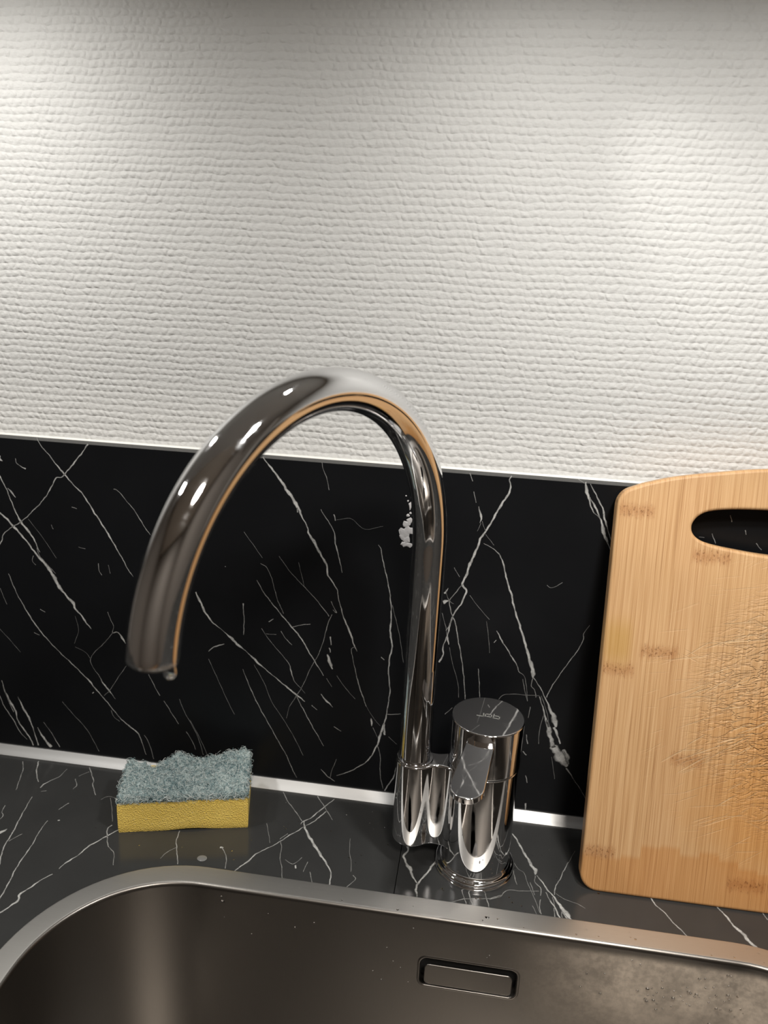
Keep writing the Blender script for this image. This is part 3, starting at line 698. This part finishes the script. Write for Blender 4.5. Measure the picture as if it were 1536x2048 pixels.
o = b.build('plaster_residue', M_PLASTER, bs, smooth=False); o['label'] = 'whitish crusty residue stuck to the panel beside the faucet'; o['kind'] = 'stuff'

# ------------------------------------------------------------------ worktop (two lengths with a seam) with the sink cut-out
def offset_rr(d, n=20): return rrect(-241 - d, 262 + d, -512 - d, -112 + d, 81 + d, n)
wt = empty('worktop', (0, 0, 0)); tag(wt, 'black marble look worktop with white veins around the sink', 'worktop')
hole = offset_rr(10, 20)
def cut_x(lp, xs, left):
    """the half of the cut-out outline on one side of the seam, ordered from back to front"""
    back = [p for p in lp if p[1] > -312 and ((p[0] < xs) if left else (p[0] > xs))]
    front = [p for p in lp if p[1] <= -312 and ((p[0] < xs) if left else (p[0] > xs))]
    back.sort(key=lambda p: p[0], reverse=left); front.sort(key=lambda p: p[0], reverse=not left)
    return [(xs, -102)] + back + front + [(xs, -522)]
for left in (True, False):
    xs = -33.25 if left else -32.75; xo = -900 if left else 900
    half = cut_x(hole, xs, left)
    out = [(xo, -.1), (xs, -.1)] + half + [(xs, -600), (xo, -600)]
    if not left: out = out[::-1]
    n = len(out); b = MB()
    b.add([(x, y, 0) for x, y in out] + [(x, y, -30) for x, y in out],
          [tuple(reversed(range(n))), tuple(n + i for i in range(n))] + [(i, (i + 1) % n, n + (i + 1) % n, n + i) for i in range(n)])
    b.build('slab', M_WT, wt, smooth=False)
ribbons('marble_vein', WORKTOP_VEINS, M_WTV, wt, lambda x, y: (x, y, .05))

bc = empty('base_cabinet', (0, -.3, -.9)); tag(bc, 'white base cabinet carrying the worktop and the sink', 'cabinet')
b = MB()
for x in (-900, -400, 400, 882): b.box(x, x + 18, -560, -.2, -800, -30.1)
b.box(-900, 900, -560, -.2, -818, -800); b.box(-860, 860, -520, -60, -899.9, -818)
child_keep(b.build('carcass', M_CAB, None, smooth=False), bc)
for x in (-900, -400, 0, 400):
    w_ = 500 if x in (-900, 400) else 400
    b = MB(); b.box(x + 2, x + w_ - 2, -580, -561, -815, -34); child_keep(b.build('door', M_CAB, None, smooth=False, bevel=2), bc)

# ------------------------------------------------------------------ sink
sk = empty('sink', (0, -.3, 0)); tag(sk, 'brushed stainless steel sink with rounded corner set in the black worktop', 'sink')
b = MB()
rim_prof = [(16, .03), (16, .75), (15.4, 1.0), (2.6, .95), (1.8, .8)]
b.rings([[(x, y, z) for x, y in offset_rr(d)] for d, z in rim_prof], False, False)
rim = b.build('rim', M_RIM, None, sharp=60); child_keep(rim, sk); rim['label'] = 'flat brushed steel rim'
b = MB()
DEP = -185
bp_ = [(1.8, .8), (1.2, .62), (.6, .2), (.2, -.5), (0, -1.4), (-.05, -2.2), (-1.2, -24), (-3.0, -56), (-8.9, DEP + 24)]
R0 = 22
bp_ += [(-8.9 - R0 * (1 - math.cos(t)), DEP + 24 - R0 * math.sin(t)) for t in np.linspace(.12, PI / 2, 9)]
bp_ += [(-120, DEP - .5)]
OF = (-12.2, 51.2, -51.0, -28.9)   # overflow opening x0 x1 z0 z1
rings = [[(x, y, z) for x, y in offset_rr(d)] for d, z in bp_]
nr_ = len(rings[0]); bm = bmesh.new()
vs = [[bm.verts.new(p) for p in r] for r in rings]
kb = None
for k in range(len(rings) - 1):
    for i in range(nr_):
        j = (i + 1) % nr_
        q = (vs[k][i], vs[k][j], vs[k + 1][j], vs[k + 1][i])
        yy = [v.co.y for v in q]; xx = [v.co.x for v in q]
        if abs(bp_[k][1] + 24) < .1 and min(yy) > -125 and max(xx) - min(xx) > 200: kb = q; continue
        bm.faces.new(q)
bm.faces.new(vs[-1])
def wall_y(z, off=0.0): return -113.2 - (z + 24) * (-1.8 / 32) * 1.0 * (-1) * (-1) + off
ya = kb[0].co.y; za = kb[0].co.z; yb_ = kb[2].co.y; zb_ = kb[2].co.z
def wy(z): return ya + (yb_ - ya) * (z - za) / (zb_ - za)
lp = rrect(OF[0], OF[1], OF[2], OF[3], 5.0, 6)
def ringv(shrink, dy): 
    c = rrect(OF[0] + shrink, OF[1] - shrink, OF[2] + shrink, OF[3] - shrink, max(5.0 - shrink, 1), 6)
    return [bm.verts.new((x, wy(z) + dy, z)) for x, z in c]
loops = [ringv(-1.3, 0), ringv(-.95, -.22), ringv(-.5, -.42), ringv(0, -.46), ringv(.4, -.3), ringv(.65, .1), ringv(.75, .8), ringv(.75, 9)]
edges = []
for i in range(4):
    e = bm.edges.get((kb[i], kb[(i + 1) % 4])) or bm.edges.new((kb[i], kb[(i + 1) % 4])); edges.append(e)
L0 = loops[0]
for i in range(len(L0)): edges.append(bm.edges.new((L0[i], L0[(i + 1) % len(L0)])))
bmesh.ops.triangle_fill(bm, edges=edges, use_beauty=True)
for a_, c_ in zip(loops[:-1], loops[1:]):
    for i in range(len(a_)): bm.faces.new((a_[i], a_[(i + 1) % len(a_)], c_[(i + 1) % len(a_)], c_[i]))
bm.faces.new(loops[-1])
for v in bm.verts: v.co *= MM
bmesh.ops.recalc_face_normals(bm, faces=bm.faces)
me = bpy.data.meshes.new('bowl'); bm.to_mesh(me); bm.free()
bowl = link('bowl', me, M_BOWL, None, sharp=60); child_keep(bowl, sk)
flat_ = set()
for v in me.vertices:
    x, y, z = (c / MM for c in v.co)
    if y > -118 and abs(y - wy(z)) < .02 and -56.2 < z < -23.8: flat_.add(v.index)
for e in me.edges:                                                   # the flat back wall keeps one normal around the overflow opening
    if e.vertices[0] in flat_ and e.vertices[1] in flat_: e.use_edge_sharp = True
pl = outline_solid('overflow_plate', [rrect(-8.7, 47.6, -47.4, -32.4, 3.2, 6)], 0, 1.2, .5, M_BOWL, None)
zc = -40.3
pl.rotation_euler = (math.radians(86.8), 0, 0); pl.location = (0, (wy(zc) + 1.2) * MM, 0); bpy.context.view_layer.update()
child_keep(pl, sk)
b = MB()
b.box(-12, 51, wy(zc) + 6.8, wy(zc) + 7.4, -50, -30); o = b.build('overflow_recess', M_DARK, None, smooth=False); child_keep(o, sk); o['label'] = 'dark slot behind the plate'
b = MB(); b.lathe([(42, DEP - .3), (42, DEP + .9), (38, DEP + 1.2), (30, DEP - .2)], 10, -312, 48, False, True); child_keep(b.build('drain', M_CHROME), sk)

# ------------------------------------------------------------------ faucet
BX, BY = 18.8, -57.4
fa = empty('faucet', (BX * MM, BY * MM, 0)); tag(fa, 'chrome swan neck faucet with a side lever on the worktop behind the sink', 'faucet')
def fpart(o, lab=None, parent=None):
    child_keep(o, fa)
    if lab: o['label'] = lab
    return o
def arc_prof(r, z, rad, a0, a1, n=6):
    return [(r + rad * math.cos(t), z + rad * math.sin(t)) for t in np.linspace(math.radians(a0), math.radians(a1), n)]
b = MB()
b.lathe([(27.2, .05)] + [(27.2, .9)] + arc_prof(26.4, 1.3, .8, 0, 70, 4) + [(25.9, 2.4)] + arc_prof(25.2, 4.4, 1.9, -50, 80, 10) + arc_prof(25.6, 8.4, 2.1, -100, -180, 8), BX, BY, 112, True, False)
fpart(b.build('base_ring', M_CHROME))
b = MB(); b.lathe([(23.5, 7.2), (23.4, 20), (23.3, 83.2)] + arc_prof(22.7, 83.2, .6, 0, 90, 5) + [(20, 83.8)], BX, BY, 112, True, True)
fpart(b.build('body', M_CHROME))
b = MB(); b.lathe([(22.9, 83.8), (22.9, 85.2)], BX, BY, 96); fpart(b.build('seam_ring', plain('seam_metal', (.25, .25, .25), .3, 1.0)))
# spout holder: a lobe with a web reaching over to the body
cx1, cy1, r1 = -27.0, -60.0, 12.6
ax = np.array([BX - cx1, BY - cy1]); D_ = np.linalg.norm(ax); ax /= D_; nx = np.array([-ax[1], ax[0]])
def smin(a, c, k): 
    h = max(k - abs(a - c), 0) / k; return min(a, c) - h * h * h * k / 6
def sdf(s, h):
    a = math.hypot(s, h) - r1
    t = min(max(s, 0), D_); c = math.hypot(s - t, h) - 7.2
    e = math.hypot(s - D_, h) - 22.9
    return smin(smin(a, c, 7), e, 12)
up_, S_ = [], list(-r1 * np.cos(np.linspace(0, PI / 2, 14))) + list(np.linspace(1, D_ - 14, 34))
for s in S_:
    lo_, hi_ = 0.0, 40.0
    if sdf(s, 0) >= 0: up_.append((s, 0.0)); continue
    for _ in range(40):
        mid = (lo_ + hi_) / 2
        if sdf(s, mid) < 0: lo_ = mid
        else: hi_ = mid
    up_.append((s, lo_))
pts = [np.array([cx1, cy1]) + ax * s + nx * h for s, h in up_] + [np.array([cx1, cy1]) + ax * s - nx * h for s, h in reversed(up_[1:])]
ho = outline_solid('spout_holder', [[(p[0] - BX, p[1] - BY) for p in pts]], 19, 82, 1.6, M_CHROME, None, res=4)
ho.location = fa.location; bpy.context.view_layer.update(); fpart(ho)
# swan neck
SX, SY, SH, SR, SAZ, SSW, TR = -27.028, -60.031, 231.83, 106.335, 4.252, 3.043, 10.5
d_ = np.array([math.cos(SAZ), math.sin(SAZ), 0]); side = np.array([-d_[1], d_[0], 0]); zz_ = np.array([0, 0, 1.0])
def tube_rings(path, n=56):
    out = []
    for c, T, r in path:
        nrm = np.cross(side, T); nrm /= np.linalg.norm(nrm)
        out.append([tuple(c + r * (math.cos(2 * PI * i / n) * side + math.sin(2 * PI * i / n) * nrm)) for i in range(n)])
    return out
path = [(np.array([SX, SY, z]), zz_, TR) for z in np.linspace(83.2, SH, 30)]
for t in np.linspace(0, SSW, 110)[1:]:
    path.append((np.array([SX, SY, SH]) + d_ * SR * (1 - math.cos(t)) + zz_ * SR * math.sin(t), d_ * math.sin(t) + zz_ * math.cos(t), TR))
c_, T_, _ = path[-1]
TIPC = c_
for q, r in ((.3, TR - .05), (.7, TR - .3), (.95, TR - .8), (1.0, TR - 1.4)): path.append((c_ + T_ * q, T_, r))
b = MB(); b.rings(tube_rings(path), True, False); fpart(b.build('spout', M_CHROME, sharp=60, weighted=False))
ap = [(c_ + T_ * q, T_, r) for q, r in ((-4, 8.9), (1.6, 8.9), (2.2, 8.6), (2.4, 8.0), (2.0, 7.2), (.5, 7.0))]
b = MB(); b.rings(tube_rings(ap, 48), True, True); fpart(b.build('aerator', plain('aerator_grey', (.35, .35, .34), .25, .8)), 'grey outlet insert at the spout tip')
b = MB(); b.lathe([(12.3, 81.9), (12.3, 82.3), (11.9, 83.2), (10.4, 83.4)], SX, SY, 64, True, True); fpart(b.build('collar', M_CHROME))
# lever: cap with a tongue
b = MB(); b.lathe([(23.6, 85.2)] + arc_prof(23.5, 85.7, .5, -60, 0, 4) + [(24, 90), (24, 116.9)] + arc_prof(23.1, 116.9, .9, 10, 90, 6) + [(23.0, 117.8), (12, 117.8)], BX, BY, 112, True, True)
cap = b.build('lever', M_CHROME, sharp=50); fpart(cap)
# tongue outline in its own plane (u = sideways, v = outwards), then tilted and turned
TA = math.radians(-99.6)           # direction it points in
TILT = math.radians(-5.8)
L_, W0, W1 = 55.5, 8.8, 10.2
tp = [(-W0, 0), (-W0 - .1, 6)] + [(-W1, L_ - 11)] + [(-W1 * math.cos(t), L_ - 11 + 11 * math.sin(t)) for t in np.linspace(.12, PI - .12, 25)] + [(W1, L_ - 11), (W0 + .1, 6), (W0, 0)]
tg = outline_solid('tongue', [tp], -4.2, 0, .6, M_CHROME, None, res=3)
tm = Matrix.Translation((BX * MM, BY * MM, 113.0 * MM)) @ Matrix.Rotation(TA - PI / 2, 4, 'Z') @ Matrix.Translation((0, 20 * MM, 0)) @ Matrix.Rotation(TILT, 4, 'X')
tg.data.transform(tm); tg.parent = cap
# thicker wedge under the tongue where it leaves the cap
b = MB(); sec = []
for v, h, w in ((-2, 17, W0 - .2), (6, 13.5, W0 - .2), (16, 8.5, W0 + .1), (26, 5.2, W0 + .6), (33, 3.6, W0 + .8)):
    sec.append([(-w, v, -.8), (-w, v, -h + 1.5), (-w + 1.5, v, -h), (w - 1.5, v, -h), (w, v, -h + 1.5), (w, v, -.8)])
b.rings(sec)
wd = b.build('tongue_root', M_CHROME, None, sharp=60); wd.data.transform(tm); wd.parent = cap
# etched lettering on the cap
JOB = [[(-7.28, -0.62), (-2.96, -1.09)], [(-2.94, 2.72), (-3.18, -1.28)], [(-1.67, 2.43), (-1.9, -0.72)], [(-1.67, 2.2), (2.29, 2.01)], [(2.29, 2.01), (2.01, -1.28)], [(-0.89, -0.73), (2.01, -1.14)], [(3.93, 2.93), (3.27, -1.56)], [(4.15, 1.14), (7.49, 0.74)], [(7.49, 0.74), (7.11, -2.4)], [(3.27, -1.7), (7.11, -2.4)]]
b = MB()
for (p0, p1) in JOB:
    p0 = np.array(p0); p1 = np.array(p1); t = (p1 - p0) / np.linalg.norm(p1 - p0); q = np.array([-t[1], t[0]]) * (.42 if abs(t[0]) > .5 else .36); e = t * .3
    c4 = [p0 - e - q, p1 + e - q, p1 + e + q, p0 - e + q]
    b.add([(BX + c[0], BY + c[1], 117.83) for c in c4] + [(BX + c[0], BY + c[1], 117.86) for c in c4], [(4, 5, 6, 7), (0, 1, 5, 4), (1, 2, 6, 5), (2, 3, 7, 6), (3, 0, 4, 7)])
o = b.build('lettering', M_ETCH, cap, smooth=False); o['label'] = 'small etched grey letters'

# ------------------------------------------------------------------ cutting board
LEAN = math.radians(11.69)
cb_loc = Vector((89.8 * MM, -68.4 * MM, .15 * MM))
W_ = 264.0
half = [(12 - 12 * math.sin(t), 12 - 12 * math.cos(t)) for t in np.linspace(0, PI / 2, 9)]
half += [(0, z) for z in (40, 80, 120, 160, 200, 240)]
half += [(0, 259.5)] + [(12.5 - 12.5 * math.cos(t), 261 + 13.2 * math.sin(t)) for t in np.linspace(.12, 1.12, 9)]
half += [(16, 276.7), (34, 282), (58, 286.6), (90, 291.4), (W_ / 2, 294)]
top_ = catmull(half[-5:], 5); hc = np.array(half[:-5] + [tuple(p) for p in top_])
outl = [tuple(p) for p in hc] + [(W_ - p[0], p[1]) for p in reversed(hc[:-1])]
hh = [(95, 265.6), (75, 264.6), (60, 262.6), (52.5, 259.5), (48.6, 255), (47.6, 251), (49.0, 246.8), (53.5, 243.2), (62, 240.6), (76, 238.6), (95.5, 236.8), (W_ / 2, 235.6)]
hcv = catmull(hh, 4); hl = [tuple(p) for p in hcv] + [(W_ - p[0], p[1]) for p in reversed(hcv[:-1])]
cb = outline_solid('cutting_board', [outl, hl], -BOARD_T, 0, 2.2, M_BAMBOO, None, res=4)
# local: x width, y thickness (front at 0, back at +t), z height
cb.data.transform(Matrix.Rotation(math.radians(90), 4, 'X'))
cb.location = cb_loc; cb.rotation_euler = (-LEAN, 0, math.radians(.35))
tag(cb, 'bamboo cutting board with a handle hole leaning on the backsplash', 'cutting board')

# ------------------------------------------------------------------ sponge
sp = empty('sponge', (-.2346, -.0747, 0)); sp.rotation_euler = (0, 0, math.radians(14.45))
tag(sp, 'yellow dish sponge with a frayed green grey scouring pad on the worktop', 'sponge')
SL, SD, SHT = 91.0, 43.0, 25.0
def nz(x, y, k=1.0): return math.sin(x * .37 * k + 1.3) * math.cos(y * .29 * k + .4) + .5 * math.sin(x * .9 * k + y * .7 * k)
def grid_box(nx_, ny_, nz_, fn):
    """closed box grid whose points go through fn(u, v, w) -> xyz"""
    bm = bmesh.new(); idx = {}
    def vert(i, j, k):
        key = (i, j, k)
        if key not in idx: idx[key] = bm.verts.new(fn(i / nx_, j / ny_, k / nz_))
        return idx[key]
    for i in range(nx_):
        for j in range(ny_):
            bm.faces.new([vert(i, j, 0), vert(i, j + 1, 0), vert(i + 1, j + 1, 0), vert(i + 1, j, 0)]); bm.faces.new([vert(i, j, nz_), vert(i + 1, j, nz_), vert(i + 1, j + 1, nz_), vert(i, j + 1, nz_)])
    for i in range(nx_):
        for k in range(nz_):
            bm.faces.new([vert(i, 0, k), vert(i + 1, 0, k), vert(i + 1, 0, k + 1), vert(i, 0, k + 1)]); bm.faces.new([vert(i, ny_, k), vert(i, ny_, k + 1), vert(i + 1, ny_, k + 1), vert(i + 1, ny_, k)])
    for j in range(ny_):
        for k in range(nz_):
            bm.faces.new([vert(0, j, k), vert(0, j, k + 1), vert(0, j + 1, k + 1), vert(0, j + 1, k)]); bm.faces.new([vert(nx_, j, k), vert(nx_, j + 1, k), vert(nx_, j + 1, k + 1), vert(nx_, j, k + 1)])
    bmesh.ops.recalc_face_normals(bm, faces=bm.faces)
    for v in bm.verts: v.co *= MM
    return bm
def foam_fn(u, v, w):
    x, y, z = u * SL, v * SD, w * SHT
    ex = 1 - abs(2 * w - 1) ** 6
    y += (-.7 * ex + .25 * math.sin(u * 9)) if v == 0 else 0
    x += (.5 * ex if u == 1 else (-.3 * ex if u == 0 else 0))
    sag = 1.7 * math.exp(-((u - .56) / .16) ** 2) * (1 - w) * max(0, 1 - v * 4)
    z += sag + (.35 * nz(x, y, .3) if w > .01 else .02)
    if w == 1: z += 1.5 * (u - .6) * (1 - v)
    return (x, y, z)
bm = grid_box(60, 28, 16, foam_fn); me = bpy.data.meshes.new('foam'); bm.to_mesh(me); bm.free()
fo = link('foam', me, M_FOAM, sp, sharp=60, bevel=0, weighted=False); fo['label'] = 'yellow foam block'
def pad_top(u, v):
    hump = 6.5 * math.exp(-((u - .42) / .10) ** 2) + 8.0 * math.exp(-((u - .93) / .22) ** 2) - 2.5 * math.exp(-((u - .2) / .12) ** 2) + 1.5 * math.exp(-((u - .02) / .05) ** 2)
    return 5.2 + max(0, v) ** 1.6 * hump + 1.6 * math.sin(v * PI)
def pad_fn(u, v, w):
    x, y = .5 + u * (SL - .5), .2 + v * (SD - .2)
    if v > .5:
        y -= (v - .5) * 2 * (5.5 * math.exp(-((u - .21) / .07) ** 2) + 2.0 * abs(math.sin(u * 23)))
    t = pad_top(u, v)
    r = 1.0 * nz(x * 2.1, y * 2.3) + .7 * nz(x * 5.1 + 3, y * 4.7)
    z = SHT + .4 + 1.5 * (u - .6) * (1 - v) + w * (t + r * .8 * (1 if w > .6 else .5))
    if u in (0, 1): x += 1.2 * nz(y * 3, z * 3)
    if v == 0: y += -.9 * math.sin(w * PI) + .5 * nz(x * 3, z * 4)
    if w == 1:
        e = min(v * SD, (1 - v) * SD, 8) / 8; z -= 2.2 * (1 - min(1, e * 2.6)) ** 2
    return (x, y, z)
bm = grid_box(130, 62, 8, pad_fn)
for v in bm.verts: v.co += Vector(rng.normal(0, .00028, 3))
me = bpy.data.meshes.new('scouring_pad'); bm.to_mesh(me); bm.free()
pad = link('scouring_pad', me, M_PAD, sp, sharp=None, weighted=False); pad['label'] = 'frayed green grey scouring pad'
# matted fibres on the pad
V, F, Cc = [], [], []
for k in range(5200):
    u = rng.uniform(0, 1); r_ = rng.uniform(0, 1)
    if r_ < .72: v, w = rng.uniform(0, 1), 1.0
    elif r_ < .9: v, w = 0.0, rng.uniform(.05, 1)
    elif r_ < .95: v, w = 1.0, rng.uniform(.3, 1)
    else: u, v, w = float(rng.integers(0, 2)), rng.uniform(0, 1), rng.uniform(.1, 1)
    p = np.array(pad_fn(u, v, w)) + rng.normal(0, .25, 3)
    out = np.array([0, 0, 1.0]) if w == 1.0 else (np.array([0, -1.0, 0]) if v == 0 else (np.array([0, 1.0, .3]) if v == 1 else np.array([2 * u - 1, 0, 0])))
    dirv = rng.normal(0, 1, 3); dirv -= out * (dirv @ out) * .8; dirv /= np.linalg.norm(dirv)
    curl = rng.normal(0, 1, 3); Ln = rng.uniform(1.8, 6.0); rad = rng.uniform(.07, .15); lift = rng.uniform(.1, 1.1) if rng.uniform() < .85 else rng.uniform(1, 2.4)
    n = 6; base = len(V); tone = float(rng.beta(1.6, 1.6))
    for i in range(n):
        t = i / (n - 1)
        c = p + dirv * Ln * (t - .5) + np.cross(dirv, curl) * (math.sin(t * PI) * Ln * .16) + out * (lift * math.sin(t * PI) - .1)
        s1 = np.cross(dirv, out + .01); s1 /= np.linalg.norm(s1) + 1e-9; s2 = np.cross(dirv, s1)
        for a in (0, 2.094, 4.189): V.append(tuple(c + rad * (math.cos(a) * s1 + math.sin(a) * s2))); Cc.append(tone)
    for i in range(n - 1):
        for a in range(3): F.append((base + i * 3 + a, base + i * 3 + (a + 1) % 3, base + i * 3 + 3 + (a + 1) % 3, base + i * 3 + 3 + a))
b = MB(); b.v = V; b.f = F; b.c = Cc
fb = b.build('pad_fibre', M_FIBRE, sp, sharp=None, weighted=False); fb['kind'] = 'stuff'

# ------------------------------------------------------------------ water
def drop_mesh(b, x, y, z, r, h, n=14, up=(0, 0, 1)):
    prof = [(r * math.cos(t), h * math.sin(t)) for t in np.linspace(0, PI / 2 * .96, 6)]
    U = np.array(up, float); s1 = np.cross(U, [1, 0, 0] if abs(U[0]) < .8 else [0, 1, 0]); s1 /= np.linalg.norm(s1); s2 = np.cross(U, s1); c0 = np.array([x, y, z])
    b.rings([[tuple(c0 + s1 * rr * math.cos(2 * PI * i / n) + s2 * rr * math.sin(2 * PI * i / n) + U * hh_) for i in range(n)] for rr, hh_ in prof])
# hanging drop
b = MB(); px_, py_, pz_ = -114.3, -250.2, TIPC[2] - 2.6
b.lathe([(.4, pz_ + 2.2), (2.1, pz_ + 1.9), (2.2, pz_ + .6), (2.5, pz_ - .9), (2.8, pz_ - 2.4), (2.55, pz_ - 3.9), (1.7, pz_ - 5.0), (.6, pz_ - 5.4)], px_, py_, 28)
tag(b.build('water_drop', M_WATER, None, sharp=None, weighted=False), 'clear water drop hanging from the tip of the faucet spout', 'drop')
b = MB(); drop_mesh(b, 0, 0, 0, 1, 1, 20)
o = b.build('soap_drop', M_SOAP, None, sharp=None, weighted=False, scale=1.0); o.location = (-.1676, -.0881, .0001); o.scale = (.0036, .0030, .0006)
tag(o, 'flat milky drop on the black worktop between sponge and sink', 'drop')
b = MB(); r = np.random.default_rng(3)
fixed = [(102.7, -68.9, 1.1), (47.3, -56, .7), (60.1, -41, .6), (-215, -84, .6), (-222, -70, .6), (-262, -20, .7), (-150, -77, .7), (-146, -85, .5), (-121, -46, .6), (-119, -48, .6), (-68, -68, .7), (-60, -64, .6), (-63, -72, .6), (-86, -44, .7), (45, -88, .9), (24, -88.5, 1.2), (21, -89, 1), (-2, -84.5, 1), (-1, -86, .8), (43, -84, .8), (51, -90, .7), (-43, -50, .8)]
for x, y, rr in fixed: drop_mesh(b, x, y, .02, rr * .8, rr * .55)
for _ in range(60):
    x, y = r.uniform(-290, 140), r.uniform(-92, -12)
    if math.hypot(x - BX, y - BY) < 30 or (-240 < x < -140 and y > -78) or x > 85 or (x < -170 and y < -88): continue
    q = r.uniform(.2, .45); drop_mesh(b, x, y, .02, q, q * .5)
o = b.build('water_spatter', M_WATER, None, sharp=None, weighted=False); tag(o, 'tiny water droplets spattered over the black worktop', 'droplets', kind='stuff')
b = MB(); r = np.random.default_rng(5)
for _ in range(95):
    if r.uniform() < .72: x, z = r.normal(165, 26), r.normal(-26, 9)
    else: x, z = r.uniform(-150, 210), r.uniform(-60, -6)
    if z > -5 or z < -75 or -16 < x < 55 and z < -24: continue
    q = abs(r.normal(0, .5)) + .35
    y = np.interp(-z, [2.2, 24, 56, 161], [-112.05, -113.2, -115, -120]) - .02
    drop_mesh(b, x, y, z, min(q, 1.4), min(q, 1.4) * .6, 12, (0, -1, 0))
for _ in range(30):
    x = r.uniform(-130, 210); drop_mesh(b, x, r.uniform(-109, -98.5), .97, abs(r.normal(0, .35)) + .25, .35)
drop_mesh(b, 28.5, -104.2, .97, 1.6, .9)
o = b.build('sink_droplet', M_WATER, None, sharp=None, weighted=False); tag(o, 'water droplets clinging to the steel sink wall and rim', 'droplets', kind='stuff')
